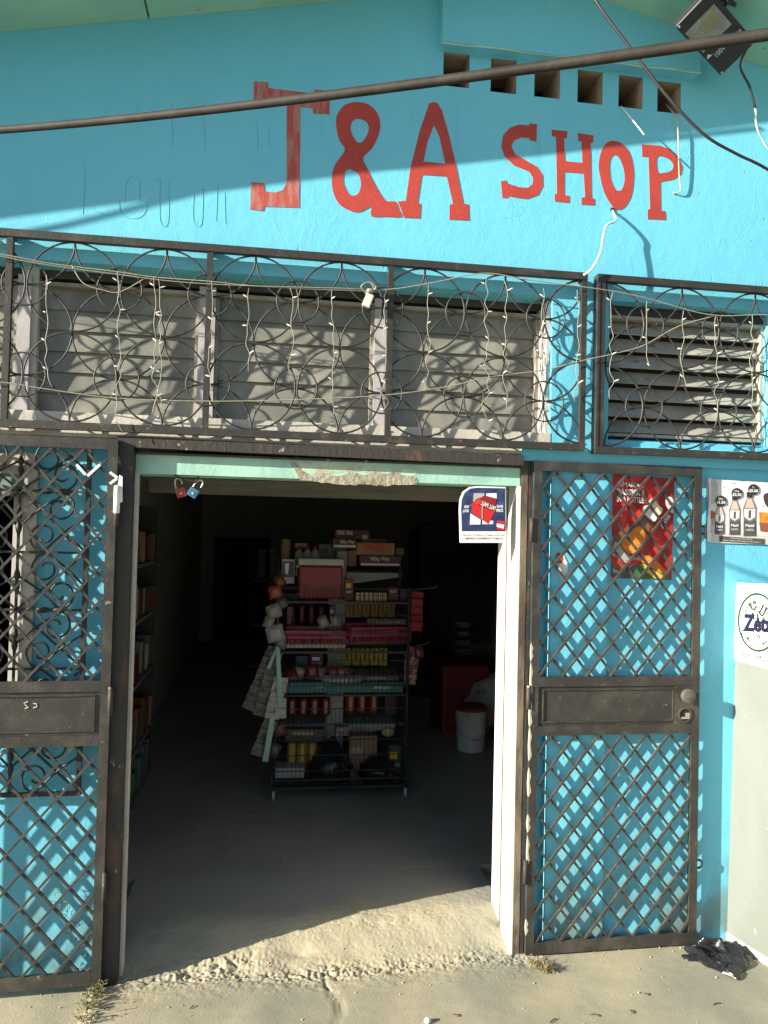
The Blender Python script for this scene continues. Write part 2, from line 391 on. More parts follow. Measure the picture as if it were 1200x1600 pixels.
M_roof = flat('roof_sheet', (.30,.28,.26), .5)
q = MB()
for a, b_ in ((-3.2,PEAK),(PEAK,4.7)):
    q.hexa([(a,-.375,zr(a)+.016),(b_,-.375,zr(b_)+.016),(b_,8.3,zr(b_)+.016),(a,8.3,zr(a)+.016),(a,-.375,zr(a)+.075),(b_,-.375,zr(b_)+.075),(b_,8.3,zr(b_)+.075),(a,8.3,zr(a)+.075)])
q.build('roof', M_roof, B)
# shell of the room
q = MB()
q.box(-.92,-.86,.101,8.0,-.1,2.95).box(3.25,3.31,.251,8.0,-.1,2.95).box(-.92,3.31,8.0,8.1,-.1,2.95)
q.box(-3.0,-.921,.101,.16,-.1,1.0)
q.build('inner_wall', M_room, B)
MB().box(-3,4.5,.2505,8.1,2.951,3.01).build('ceiling', flat('ceiling_board', (.45,.44,.40), .8), B)
q = MB(); q.box(-3.05,-3.0,0,8.1,-.1,zr(-3)).box(4.5,4.55,0,8.1,-.1,zr(4.5)-.0)
q.sheet([(-3,8.11,-.1),(4.5,8.11,-.1),(4.5,8.11,zr(4.5)),(PEAK,8.11,zr(PEAK)),(-3,8.11,zr(-3))],[],Vector((0,.1,0)))
q.build('outer_wall', CYAN, B)
# dark back door frame far inside
q = MB(); bd0 = at(335,850,7.9); bd1 = at(412,1040,7.9)
q.box(bd0.x,bd0.x+.10,7.9,7.99,.083,bd0.z).box(bd1.x-.05,bd1.x+.05,7.9,7.99,.083,bd0.z).box(bd0.x,bd1.x+.05,7.88,7.97,bd0.z,bd0.z+.10)
dr = q.build('door_frame', M_roomdark, B); MB().box(bd0.x+.1,bd1.x-.05,7.95,7.985,.083,bd0.z).build('door', M_dark, dr)

# lintel, jambs, sill
lint = MB(); NX = 60
prof = []
for i in range(NX+1):
    x = -.475+(.985+.475)*i/NX; zb = 1.815
    prof.append((x, zb))
lint.box(-.475,.985,.002,.25,1.815,1.885)
lint.build('lintel', M_mint, B)
# broken plaster along the lintel: ragged patch proud of the mint paint
rp = [(455,722),(459,731),(463,741),(470,750),(490,752),(520,756),(548,758),(575,757),(600,759),(622,757),(648,757),(652,750),(645,744),(632,745),(618,737),(600,741),(585,735),(570,742),(548,738),(530,744),(508,740),(490,745),(474,737),(462,724)]
rag = [at(*p, .0) for p in crom([Vector((a,b_,0)) for a,b_ in rp], 4, True) for p in [(p.x+random.uniform(-1.5,1.5),p.y+random.uniform(-1.2,1.2))]]
MB().sheet(rag, [], Vector((0,.007,0))).build('broken_plaster', M_plaster, B)
st_l = [at(p.x+random.uniform(-1,1), p.y+random.uniform(-.8,.8), .0012) for p in crom([Vector((a,b_,0)) for a, b_ in ((456,721),(500,722),(560,727),(612,731),(650,735),(647,743),(630,742),(600,740),(560,737),(520,739),(490,742),(470,736))], 4, True)]
MB().sheet(st_l, [], Vector((0,.0006,0))).build('stained_patch', mat('stained_mint', (.42,.62,.47), (.40,.36,.26), rough=.7, scale=14, lo=.4, hi=.65, bump=.4, bscale=60), B)
MB().box(-.45,.95,.16,.24,1.755,1.812).build('shutter_bar', mat('old_timber', (.11,.095,.07), (.07,.06,.045), rough=.8, scale=6, stretch=(.4,1,4), bump=.4, bscale=50), B)
MB().box(.974,1.012,-.004,.112,-.02,1.8145).build('jamb', M_white, B)
MB().box(.977,1.012,.146,.25,-.02,1.8145).build('jamb', M_white, B)
MB().box(.9795,1.012,.1125,.1455,-.02,1.8145).build('jamb_groove', mat('brown_gap', (.10,.065,.04), rough=.8), B)
q = MB(); q.box(-.4755,-.466,.0,.05,0,1.8145); q.build('jamb', M_cream, B)
q = MB(); q.box(-1.75,1.0,-.004,.25,1.94,2.028).box(1.0005,1.1045,-.002,.25,1.987,2.028); q.build('window_sill', M_cream, B)
q = MB(); q.hexa([(1.346,.004,2.0055),(2.06,.004,2.0055),(2.06,.12,2.0055),(1.346,.12,2.0055),(1.346,.004,2.012),(2.06,.004,2.012),(2.06,.12,2.035),(1.346,.12,2.035)]); q.build('window_sill', CYAN, B)
# peeling flakes hanging from the sill edge
fk = MB()
for i in range(46):
    x = random.uniform(-.45,.95); wd = random.uniform(.01,.06); h = random.uniform(.006,.022)
    fk.sheet([(x,-.0055,1.943),(x+wd,-.0055,1.943),(x+wd*.8,-.007,1.943-h*.6),(x+wd*.45,-.008,1.943-h),(x+wd*.15,-.007,1.943-h*.5)],[],Vector((0,.001,0)))
tag(fk.build('peeling_paint', M_cream, B), kind='stuff')

# louvre windows over the door
def window(x0, x1, z0, z1, y, n, tilt, mt, fmt, gap=0.0, fw_=.013, th=.006):
    fr = MB()
    fr.box(x0,x0+fw_,y-.02,y+.05,z0,z1).box(x1-fw_,x1,y-.02,y+.05,z0,z1).box(x0+fw_,x1-fw_,y-.015,y+.05,z1-.014,z1).box(x0+fw_,x1-fw_,y-.02,y+.05,z0,z0+.012)
    f = fr.build('window', fmt, B)
    p = (z1-.014-z0-.012)/n; base = None
    for i in range(n):
        zc = z0+.012+p*(i+.5); L = p*1.12-gap
        rot = Matrix.Rotation(tilt*random.uniform(.86,1.12), 3, 'X')
        q = MB(); q.rbox(((x0+x1)/2, y+.012, zc), (x1-x0-2*fw_-.002, th, L), rot)
        q.build('louvre', mt, f)
    MB().box(x0+.002,x1-.002,y+.052,y+.06,z0+.002,z1-.002).build('backing', M_dark, f)
    return f
Y = .125
bays = [(-1.74,-.93),(-.882,-.274),(-.212,.405),(.466,1.088)]
for x0, x1 in bays: window(x0, x1, 2.03, 2.53, Y, 6, R(-9), M_glass, mat('drab_louvre_frame', (.33,.31,.26), (.22,.20,.16), rough=.6, scale=9, bump=.2))
for x0, x1 in ((-.9295,-.8825),(-.2735,-.2125),(.4055,.4655),(1.0885,1.1045)): MB().box(x0,x1,Y-.035,Y+.05,2.0285,2.545).build('mullion', M_frame, B)
q = MB(); q.box(-1.745,1.1045,Y-.01,Y+.06,2.5455,2.5745); q.build('window_head', mat('dark_head', (.05,.055,.045), (.08,.07,.05), rough=.9), B)  # near-black strip filling the gap above the louvres
MB().box(1.089,1.1045,.02,Y-.036,2.0285,2.56).build('window_frame', M_frame, B)
window(1.346, 2.06, 2.036, 2.535, .075, 7, R(-38), M_slat, M_slat, gap=.002, th=.004)
MB().box(1.346,2.06,.06,.14,2.536,2.5745).build('window_head', M_roomdark, B)
# left side window behind the gate
lw = MB(); lw.box(-.86,-.815,.012,.10,1.0,1.8745).box(-1.895,-.8605,.02,.10,1.80,1.8745).box(-1.895,-.8605,.02,.10,.9805,1.03)
lw.build('window', mat('dull_cream_frame', (.52,.48,.38), (.42,.38,.3), rough=.6, scale=8, bump=.2), B)
q = MB(); q.box(-1.895,-.861,.03,.09,1.72,1.7995); q.build('window_head', mat('greenish_board', (.20,.28,.24), (.15,.2,.17), rough=.7), B)

# steel door frame
fr = thing('steel_door_frame', 'rusty dark steel frame around the shop doorway', 'door frame', (.25,-.02,0))
MB().box(-.535,-.4765,-.04,.034,-.02,1.945).build('post', M_rust, fr)
MB().box(1.0125,1.030,-.007,.034,-.01,1.93).build('post', M_rust, fr)
MB().box(.986,1.012,-.0085,-.0045,-.01,1.93).build('post', mat('worn_post', (.20,.16,.11), (.07,.055,.04), rough=.75, scale=8, lo=.35, hi=.6, bump=.6, bscale=70, stretch=(1,1,.35)), fr)
hd = MB(); hd.hexa([(-.476,-.04,1.905),(.9835,-.04,1.892),(.9835,.0015,1.892),(-.476,.0015,1.905),(-.476,-.04,1.945),(.9835,-.04,1.933),(.9835,.0015,1.933),(-.476,.0015,1.945)])
hd.build('header', M_rust, fr)
MB().box(-.476,.9835,-.018,.0015,1.8855,1.8915).build('header_lip', M_rust, fr)

# painted lettering on the wall
def loop(pts, org, s, y, smooth=0):
    v = [Vector((org[0]+a*s, org[1]+b_*s, 0)) for a, b_ in pts]
    if smooth: v = crom(v, smooth, True)
    return [at(p.x, p.y, y) for p in v]
o2, s2 = (370,100), .325
o3, s3 = (760,170), .28333
def letter(outer, holes, org, s, mt, sm=0):
    q = MB(); q.sheet(loop(outer, org, s, -.0016, sm), [loop(h, org, s, -.0016, 4) for h in holes], Vector((0,.0012,0)))
    q.build('painted_letter', mt, front)
letter([(82,83),(150,88),(152,115),(290,132),(372,142),(375,122),(447,130),(445,242),(368,237),(366,213),(306,206),(304,400),(300,690),(132,685),(128,707),(64,698),(68,568),(132,572),(133,612),(190,617),(222,605),(238,570),(240,400),(240,192),(150,180),(147,210),(80,205)], [], o2, s2, M_redfade)
letter([(580,182),(635,195),(675,235),(690,290),(680,345),(650,405),(607,452),(630,505),(652,555),(680,605),(705,645),(725,660),(765,662),(780,700),(792,735),(720,734),(648,732),(648,690),(640,688),(590,712),(540,703),(490,670),(462,610),(457,540),(475,480),(520,412),(495,370),(478,300),(482,245),(515,200),(545,187)],
       [[(585,263),(625,280),(634,320),(615,360),(597,378),(575,372),(555,340),(547,300),(560,272)],[(548,507),(585,530),(597,580),(585,620),(560,633),(535,620),(515,580),(513,540),(525,512)]], o2, s2, M_red, 3)
letter([(925,190),(945,182),(965,187),(985,220),(1020,340),(1050,470),(1080,620),(1090,672),(1115,675),(1118,752),(1023,747),(1023,677),(1040,672),(1010,540),(890,532),(870,665),(885,672),(882,742),(805,738),(775,660),(812,658),(835,500),(880,320)], [], o2, s2, M_red)
# the counter of the A
q = MB()
letA = [o for o in bpy.data.objects if o.name.startswith('painted_letter')][-1]
COL.objects.unlink(letA); bpy.data.objects.remove(letA)
q.sheet(loop([(925,190),(945,182),(965,187),(985,220),(1020,340),(1050,470),(1080,620),(1090,672),(1115,675),(1118,752),(1023,747),(1023,677),(1040,672),(1010,540),(890,532),(870,665),(885,672),(882,742),(805,738),(775,660),(812,658),(835,500),(880,320)], o2, s2, -.0016),
        [loop([(948,292),(975,350),(1003,480),(898,468),(915,380)], o2, s2, -.0016)], Vector((0,.0012,0)))
q.build('painted_letter', M_red, front)
letter([(238,80),(279,85),(276,180),(240,172),(239,161),(190,158),(150,175),(138,210),(160,250),(220,285),(280,320),(310,365),(312,425),(285,475),(225,497),(170,490),(118,480),(117,492),(88,490),(80,400),(110,395),(115,410),(180,432),(230,435),(255,415),(258,380),(235,345),(150,310),(100,260),(83,205),(92,145),(130,105),(180,87),(236,91)], [], o3, s3, M_red)
letter([(360,115),(447,123),(443,160),(428,163),(433,288),(530,298),(525,178),(508,175),(505,133),(592,147),(588,187),(575,187),(580,490),(598,497),(597,532),(525,527),(525,490),(545,487),(537,355),(430,348),(430,475),(458,480),(457,518),(377,510),(377,470),(390,468),(385,155),(362,150)], [], o3, s3, M_red)
letter([(700,176),(745,190),(790,240),(812,330),(810,420),(795,490),(760,545),(720,556),(690,530),(650,460),(625,360),(620,300),(635,230),(665,187)], [[(708,253),(735,275),(757,330),(763,390),(750,440),(728,452),(705,435),(685,380),(680,310),(688,270)]], o3, s3, M_red, 3)
letter([(857,196),(960,203),(1010,222),(1060,270),(1082,320),(1075,360),(1030,390),(960,402),(962,560),(987,565),(990,612),(890,608),(890,557),(903,552),(895,265),(860,262)], [[(943,265),(990,268),(1025,295),(1030,325),(1010,345),(975,353),(945,347)]], o3, s3, M_red)

# ------------------------------------------------------------------ text
def text_geo(s, bold=0.):
    cu = bpy.data.curves.new('t', 'FONT'); cu.body = s; cu.size = 1; cu.offset = bold; cu.resolution_u = 2
    o = bpy.data.objects.new('t', cu); COL.objects.link(o)
    dg = bpy.context.evaluated_depsgraph_get(); me = bpy.data.meshes.new_from_object(o.evaluated_get(dg))
    v = [x.co.copy() for x in me.vertices]; f = [list(p.vertices) for p in me.polygons]
    bpy.data.objects.remove(o); bpy.data.curves.remove(cu); bpy.data.meshes.remove(me)
    x0 = min(p.x for p in v); x1 = max(p.x for p in v); y0 = min(p.y for p in v); y1 = max(p.y for p in v)
    return [((p.x-x0)/(x1-x0), (p.y-y0)/(y1-y0)) for p in v], f
def text_quad(s, bl, br, tl, name, mt, parent, bold=0., local=False):
    v, f = text_geo(s, bold); bl, br, tl = Vector(bl), Vector(br), Vector(tl)
    q = MB(); q.add([bl + (br-bl)*a + (tl-bl)*c for a, c in v], f)
    return q.build(name, mt, parent, local=local, recalc=False)
def text_px(s, x0, x1, y0, y1, y, name, mt, parent, bold=0., dy=0.):
    """lettering that fills the box x0..x1, y0(top)..y1(bottom) on the plane at depth y"""
    return text_quad(s, at(x0,y1,y), at(x1,y1+dy,y), at(x0,y0,y), name, mt, parent, bold)
# old pencilled outline letters, almost painted over
tr = MB()
for ln in [[(133,258),(132,300),(130,335)],[(143,322),(150,330),(170,337)],[(196,315),(197,290),(203,277),(212,275),(219,285),(218,314)],[(186,312),(188,330),(200,340),(215,341),(226,333),(231,318)],[(240,280),(251,281)],[(251,281),(250,345),(263,348),(264,281)],[(303,300),(302,345),(315,350),(318,290)],[(340,285),(338,345)],[(351,300),(352,350)],[(268,160),(270,230)],[(318,185),(321,240)],[(402,190),(403,235)],[(420,205),(421,232)],[(215,165),(217,185)]]:
    tr.tube(crom([at(a+random.uniform(-.6,.6), b_, -.0002) for a, b_ in ln], 4), .0011, 4)
tag(tr.build('old_lettering', M_trace, front), kind='stuff')

# ================================================================== WINDOW GRILLES
YG = -.045
RR = .162
def arc(cx, cz, rx, rz, a0, a1, n=24): return [(cx+rx*math.cos(R(a0+(a1-a0)*i/n)), YG, cz+rz*math.sin(R(a0+(a1-a0)*i/n))) for i in range(n+1)]
def ring_mesh(rx, rz, r=.0045, n=40):
    q = MB(); q.tube([(rx*math.cos(2*math.pi*i/n), 0, rz*math.sin(2*math.pi*i/n)) for i in range(n)], r*.82, 5, closed=True); return q
def grille(root, xa0, n, x_left, x_right, ztop, zbot, step, posts, slope=0., lhalf=False):
    rz = (ztop-zbot)/4; rx = step/2; z1 = ztop-rz; zm = (ztop+zbot)/2; z2 = zbot+rz
    def bar(x0, x1, z0, z1_, d=.010):
        MB().box(x0,x1,YG-d,YG+d,z0,z1_).build('bar', M_iron, root)
    bar(x_left, x_right, ztop, ztop+.027, .013); bar(x_left, x_right, zbot-.027, zbot, .013)
    for p in posts: bar(p-.011, p+.011, zbot, ztop)
    big = None; small = None
    def jit(): return random.uniform(-.003,.003)
    for i in range(n):
        x = xa0+step*i
        for z in (z1, z2):
            if big is None:
                big = ring_mesh(rx-.001, rz-.002).build('ring', M_iron, root, smooth=True, local=True); big.location = Vector((x,YG,z))-root.location
            else: part_copy(big, root, Vector((x+jit(),YG+jit()*.4,z))-root.location)
    mids = [xa0+step*(i-.5) for i in range(n+1)]
    for xm in mids:
        if xm+rx > x_right+.02 or xm-rx < x_left-.02: full = False
        else: full = True
        for z in (z1, z2):
            if xm < x_left+.02 or xm > x_right-.02: continue
            if small is None:
                small = ring_mesh(.078,.078,.004,28).build('ring', M_iron, root, smooth=True, local=True); small.location = Vector((xm,YG-.005,z))-root.location
            else: part_copy(small, root, Vector((xm+jit(),YG-.005,z+jit()))-root.location)
        for cz, a0, a1 in ((ztop,180,360),(zm,0,360),(zbot,0,180)):
            pts = [p for p in arc(xm, cz, rx, rz, a0, a1, 44) if x_left <= p[0] <= x_right]
            if len(pts) > 2: MB().tube([(p[0],YG+.006,p[2]) for p in pts], .0036, 5).build('ring', M_iron, root, smooth=True)
    return z1, z2
gm = thing('window_grille', 'long black iron grille of interlaced circles over the louvre windows above the doorway', 'window grille', (.1,YG,1.98), group='circle pattern grilles over the windows')
grille(gm, -1.979, 10, -1.76, 1.226, 2.632, 1.985, .3195, [-1.749,-.918,-.227,.445,1.215])
# half circles closing the pattern at the right post
for z in (2.632-.162, 1.985+.162):
    MB().tube(arc(1.215, z, .159, .160, 90, 270, 22), .0045, 5).build('ring', M_iron, gm, smooth=True)
for p in (-1.749,-.918,-.227,.445,1.215): MB().box(p-.008,p+.008,YG+.0135,.0,2.634,2.656).build('bracket', M_iron, gm)
g2 = thing('window_grille', 'black iron grille of interlaced circles over the single grey louvre window right of the pilaster', 'window grille', (1.7,YG,1.98), group='circle pattern grilles over the windows')
grille(g2, 1.634, 3, 1.279, 2.62, 2.632, 1.978, .322, [1.291,2.60])
for z in (2.632-.162, 1.978+.162):
    MB().tube(arc(1.300, z, .170, .160, -90, 90, 22), .0045, 5).build('ring', M_iron, g2, smooth=True)
for p in (1.291,2.6): MB().box(p-.008,p+.008,YG+.0135,.0,2.634,2.656).build('bracket', M_iron, g2)
MB().box(1.2685,1.279,YG-.013,YG+.03,1.951,2.659).build('bar', M_iron, g2)

# wrought iron scroll grille at the left window
gs = thing('window_grille', 'dark wrought iron scroll grille with twisted bars over the low window behind the left gate', 'window grille', (-.9,0,.66))
ys = .0
xr = -.636; xl = -2.0; zs = [.665,.885,1.105,1.315,1.52,1.74,1.915]
for z in zs:
    tw = z in (1.74,1.315,.885)
    MB().tube([(xl,ys,z),(xr,ys,z)], .006, 4).build('bar', M_iron, gs)
MB().box(xr-.008,xr+.008,ys-.008,ys+.008,.657,1.923).build('bar', M_iron, gs)
MB().box(xr-.28,xr+.008,ys-.009,ys+.009,.655,.668).build('bar', M_iron, gs)
xs_v = [-.87,-1.10,-1.33,-1.56,-1.79]
for x in xs_v: MB().tube([(x,ys,.66),(x,ys,1.92)], .006, 4).build('bar', M_iron, gs)
def spindle(p0, p1):
    p0, p1 = Vector(p0), Vector(p1); N = 14
    MB().tube([p0.lerp(p1, i/N) for i in range(N+1)], .01, 6, rs=[.004+.010*math.sin(math.pi*i/N)**2*abs(math.cos(3*math.pi*i/N)) for i in range(N+1)]).build('twisted_bar', M_iron, gs, smooth=True)
def spiral(c, r, a0, turns, tail=None, n=30):
    pts = [Vector((c[0]+r*(1-.72*i/n)*math.cos(a0+turns*2*math.pi*i/n), ys, c[1]+r*(1-.72*i/n)*math.sin(a0+turns*2*math.pi*i/n))) for i in range(n+1)]
    if tail: pts = crom([Vector((tail[0],ys,tail[1])), (Vector((tail[0],ys,tail[1]))+pts[0])/2+Vector((0,0,.01)), pts[0]], 5)[:-1] + pts
    MB().tube(pts, .0042, 5).build('scroll', M_iron, gs, smooth=True)
cols = [xr]+xs_v
for ci in range(4):
    a, b_ = cols[ci+1], cols[ci]; xm = (a+b_)/2
    for ri in range(6):
        z0, z1 = zs[ri], zs[ri+1]; zm = (z0+z1)/2
        spindle((a,ys,z0+.03),(a,ys,z1-.03))
        if ri in (1,3,5): spindle((a+.02,ys,z0),(b_-.02,ys,z0))
        s = 1 if (ri+ci) % 2 else -1
        if ci < 2:
            spiral((xm-.02*s, z1-.058), .055, 1.6 if s > 0 else 1.2, 1.15*s, (b_ if s > 0 else a, zm-.02))
            spiral((xm+.03*s, z0+.058), .055, 4.7, 1.15*s, (a if s > 0 else b_, zm+.02))
            MB().tube([(a,ys+.004,z0 if s > 0 else z1),(b_,ys+.004,z1 if s > 0 else z0)], .005, 4).build('bar', M_iron, gs)

# ================================================================== STRING LIGHTS
def poly(name, pts, r, mt, parent=None, n=5, sm=6): return MB().tube(crom(pts, sm), r, n).build(name, mt, parent, smooth=True)
sg = thing('string_lights', 'old white icicle string lights hung along the window grilles', 'string lights', (.1,-.07,2.5))
YS = -.068
def P3(l, y=YS): return [at(a, b_, y) for a, b_ in l]
poly('wire', P3([(-260,352),(0,397),(80,412),(185,425),(240,433),(330,440),(400,447),(520,453),(610,452),(680,441),(757,427),(830,438),(945,453),(1010,466),(1110,492),(1200,492),(1320,500)]), .0022, M_string, sg)
poly('wire', P3([(-200,340),(0,400),(185,429),(330,444),(590,452)], YS-.004), .0018, M_string, sg)
poly('wire', P3([(-220,575),(0,597),(60,606),(180,622),(330,627),(480,624),(606,617),(700,604),(760,590),(850,578),(912,563),(958,553),(1005,540),(1060,510),(1115,494)]), .002, M_string, sg)
poly('wire', P3([(112,415),(130,442),(160,453),(188,456),(230,433)]), .002, M_string, sg)
drops = [(74,430,180),(186,425,676),(242,432,648),(330,440,618),(387,450,582),(455,450,585),(520,453,650),(600,458,640),(668,445,612),(760,430,658),(790,440,640),(848,450,676),(902,453,628),(956,456,624),(1012,470,572),(1067,485,605),(1119,494,656),(1175,492,665),(250,435,640),(-60,390,640)]
for x, y0, y1 in drops:
    if y1 < y0: y1 = 606
    pts = []; n = max(4, int((y1-y0)/14)); xx = x
    for i in range(n+1):
        xx = x + (i/n)*random.uniform(-6,6) + random.uniform(-2.6,2.6)
        pts.append(at(xx, y0+(y1-y0)*i/n, YS-random.uniform(0,.006)))
    st = MB().tube(crom(pts, 3), .00135, 4).build('drop', M_string, sg, smooth=True)
    bl = MB()
    for i in range(1, n+1, 3):
        p = pts[i]; s = random.choice((-1,1)); d = Vector((s*random.uniform(.012,.02), random.uniform(-.004,.004), random.uniform(.0,.012)))
        bl.tube([p, p+d*.5, p+d], .0022, 5, rs=[.0014,.0030,.0014])
    tag(bl.build('bulb', M_bulb, st), kind='stuff')
# plug and adaptor bundle on the grille
pg = thing('plug_adaptor', 'small white plug tied with wire at the top of the grille', 'plug', at(578,465,-.07))
c = at(575,470,-.075); Mr = Matrix.Rotation(R(20),3,'Y')
MB().rbox(c, (.030,.022,.050), Mr, .004).build('body', M_bulb, pg, smooth=False)
for s in (1,-1): MB().tube(crom([c+Vector((.01*s,0,.03)), c+Vector((.028*s,-.01,.05)), c+Vector((.0,-.012,.066)), c+Vector((-.02*s,-.004,.045)), c+Vector((.012*s,.0,.028))],5), .0028, 5).build('wire', M_string, pg, smooth=True)
MB().lathe(c+Vector((.006,0,.03)), [(.012,0),(.016,.006),(.013,.013)], 10).build('knot', M_string, pg)

# white cable out of the hole under the O
wc = thing('white_cable', 'thin white cable hanging out of a hole below the letter O', 'cable', at(957,328))
poly('cable', [at(957,330,.02), at(958,331,-.02), at(962,345,-.045), at(948,352,-.06), at(942,372,-.07), at(938,395,-.075), at(925,420,-.078), at(912,430,-.07)], .0045, M_wirew, wc, 7)
hole = MB().lathe(at(957,328,-.002), [(.010,0),(.010,.0015)], 12, Matrix.Rotation(R(90),3,'X')); hole.build('hole', M_dark, wc)
# wires from the vents
vw = thing('vent_wire', 'pale stub of wire sticking out of the fifth vent hole', 'wire', at(970,165))
poly('wire', [at(969,166,.05), at(972,168,-.005), at(984,182,-.035), at(1007,211,-.075)], .0028, M_wirew, vw)
vw = thing('vent_wire', 'long thin wire hanging from the sixth vent hole past the letter P', 'wire', at(1045,165))
poly('wire', [at(1040,163,.06), at(1050,174,-.0), at(1058,192,-.02), at(1060,225,-.022), at(1061,270,-.02), at(1063,298,-.012), at(1052,302,-.003)], .0028, mat('tan_wire', (.45,.36,.24), rough=.5), vw)

ev = thing('eave_cable', 'slack dark cable strung along under the roof edge', 'cable', (-1.6,-.33,3.1))
poly('cable', [(-2.75,-.35,2.96),(-1.97,-.33,3.045),(-1.19,-.33,3.305),(-.55,-.34,3.44),(.2,-.345,3.60),(.85,-.345,3.735)], .006, M_blackwire, ev, 6)
# black cable and pole in front of the wall
bc = thing('black_cable', 'black cable sagging across the top right of the wall', 'cable', at(1000,100,-.5))
pts = [at(880,-90,-.36), at(930,0,-.40), at(985,75,-.42), at(1044,152,-.43), at(1100,210,-.42), at(1150,240,-.40), at(1200,265,-.38), at(1300,330,-.3), at(1420,372,-.05)]
poly('cable', pts, .0055, M_blackwire, bc, 6)
pole = thing('pole', 'dark square steel pole crossing in front of the wall above the sign', 'pole', (0,-1.2,2.6))
pa = CAM + ray(-330,222)*1.95; pb_ = CAM + ray(1420,22)*.86
q = MB(); npl = 24
pts = [pa.lerp(pb_, k/npl) - Vector((0,0,.028*math.sin(math.pi*k/npl))) for k in range(npl+1)]
q.tube(pts, .0072, 10); auto(q.build('tube', mat('weathered_pole', (.018,.015,.012), (.030,.026,.021), spec=.25, rough=.7, scale=12, bump=.3, bscale=60, c3=(.16,.15,.12), s3=26, t3=.70), pole), 50)
for e in (pa, pb_): MB().rbox(e, (.03,.03,.03)).build('end_cap', M_rust, pole)

# floodlight under the eave
fl_ = thing('floodlight', 'black LED floodlight hung crooked under the eave at top right', 'floodlight', at(1125,55,-.2))
cL, cB2, cR = at(1047,48,-.26), at(1131,110,-.16), at(1190,62,-.26)
W2 = (cR-cB2).length; H2 = (cL-cB2).length; a_ = (cR-cB2).normalized(); b_ = (cL-cB2).normalized()
bi, di = (a_+b_).normalized(), (a_-b_).normalized(); ux = (bi+di).normalized(); uz = (bi-di).normalized()
nn = ux.cross(uz); nn = nn if nn.y < 0 else -nn
c = (cL+cR)/2
MF = Matrix((ux, -nn, uz)).transposed()
MB().rbox(c + MF@Vector((0,.022,0)), (W2,.040,H2), MF, .006).build('housing', M_black, fl_)
for i in range(9): MB().rbox(c + MF@Vector((-.072+.018*i,.055,0)), (.004,.028,H2*.8), MF).build('fin', M_black, fl_)
MB().rbox(c + MF@Vector((-.005,.0008,.045)), (.125,.003,.118), MF, .0012).build('reflector', mat('pale_reflector', (.26,.30,.30), (.18,.21,.21), rough=.25, scale=12), fl_)
MB().rbox(c + MF@Vector((.012,-.0018,.060)), (.062,.003,.070), MF, .001).build('led_panel', flat('yellowish_led', (.34,.36,.22), .4), fl_)
for i in range(9): MB().rbox(c + MF@Vector((.012,-.0040,.030+.0075*i)), (.058,.0012,.0012), MF).build('led_strip', flat('led_line', (.15,.17,.10), .5), fl_)
MB().rbox(c + MF@Vector((-.040,-.0018,.030)), (.038,.003,.080), MF, .001).build('reflector_flap', flat('grey_flap', (.27,.26,.23), .5), fl_)
M_print = flat('grey_print', (.45,.47,.50), .5)
def f_txt(s, x, z, wd, ht): text_quad(s, c+MF@Vector((x,-.0006,z)), c+MF@Vector((x+wd,-.0006,z)), c+MF@Vector((x,-.0006,z+ht)), 'lettering', M_print, fl_, .02)
f_txt('100W', -.045, -.075, .052, .024); f_txt('IP66', .038, -.066, .030, .014)
MB().add([c+MF@Vector(p) for p in ((-.072,-.0006,-.050),(-.050,-.0006,-.050),(-.061,-.0006,-.034))], [(0,1,2)]).build('mark', flat('pale_mark', (.7,.7,.68), .5), fl_, recalc=False)
for sx in (-1, 1):
    for sz in (-1, 1): MB().lathe(c+MF@Vector((sx*(W2/2-.010),.002,sz*(H2/2-.010))), [(.004,0),(.004,.003)], 8, MF@Matrix.Rotation(R(90),3,'X')).build('screw', M_print, fl_)
brk = [c+MF@Vector((W2/2+.004,.02,.05)), c+MF@Vector((W2/2+.02,.02,.07)), at(1180,-30,-.2)]
MB().tube(brk, .010, 4).build('bracket', M_black, fl_)
MB().tube([c+MF@Vector((W2/2+.004,.02,.095)), at(1160,12,-.2), at(1186,-12,-.2)], .009, 4).build('bracket', M_black, fl_)
poly('cable', [c+MF@Vector((W2*.3,.02,-H2/2)), at(1158,105,-.17), at(1171,135,-.15), at(1180,168,-.13), at(1182,195,-.12), at(1190,215,-.10), at(1206,238,-.08), at(1250,270,-.03)], .0042, M_wirew, fl_, 6)
poly('cable', [c+MF@Vector((W2*.3,.018,-H2/2)), at(1157,104,-.172), at(1171,135,-.154), at(1180,168,-.134)], .0050, M_blackwire, fl_, 6)

# ================================================================== GATES
def clip(p, d, x0, x1, z0, z1):
    t0, t1 = -1e9, 1e9
    for a, da, lo, hi in ((p[0],d[0],x0,x1),(p[1],d[1],z0,z1)):
        ta, tb = (lo-a)/da, (hi-a)/da
        if ta > tb: ta, tb = tb, ta
        t0, t1 = max(t0,ta), min(t1,tb)
    return (t0, t1) if t1-t0 > .012 else None
def lattice(root, x0, x1, z0, z1, dx, dz, ph, sgn=1):
    L = Vector((dx, 0, dz)).normalized()
    for k, (s, yo) in enumerate(((1,-.0030),(-1,.0022))):
        n = int((x1-x0)/dx + (z1-z0)/dz)+3
        for i in range(-n, n+1):
            p = (x0+ph+dx*i, z1 if s > 0 else z1); d = (dx, dz*s)
            c_ = clip(p, d, x0, x1, z0, z1)
            if not c_: continue
            a = Vector((p[0]+d[0]*c_[0], yo, p[1]+d[1]*c_[0])); b_ = Vector((p[0]+d[0]*c_[1], yo+random.uniform(-.001,.001), p[1]+d[1]*c_[1]))
            MB().tube([a, b_], .0060, 4).build('lattice_bar', M_bar, root, local=True)
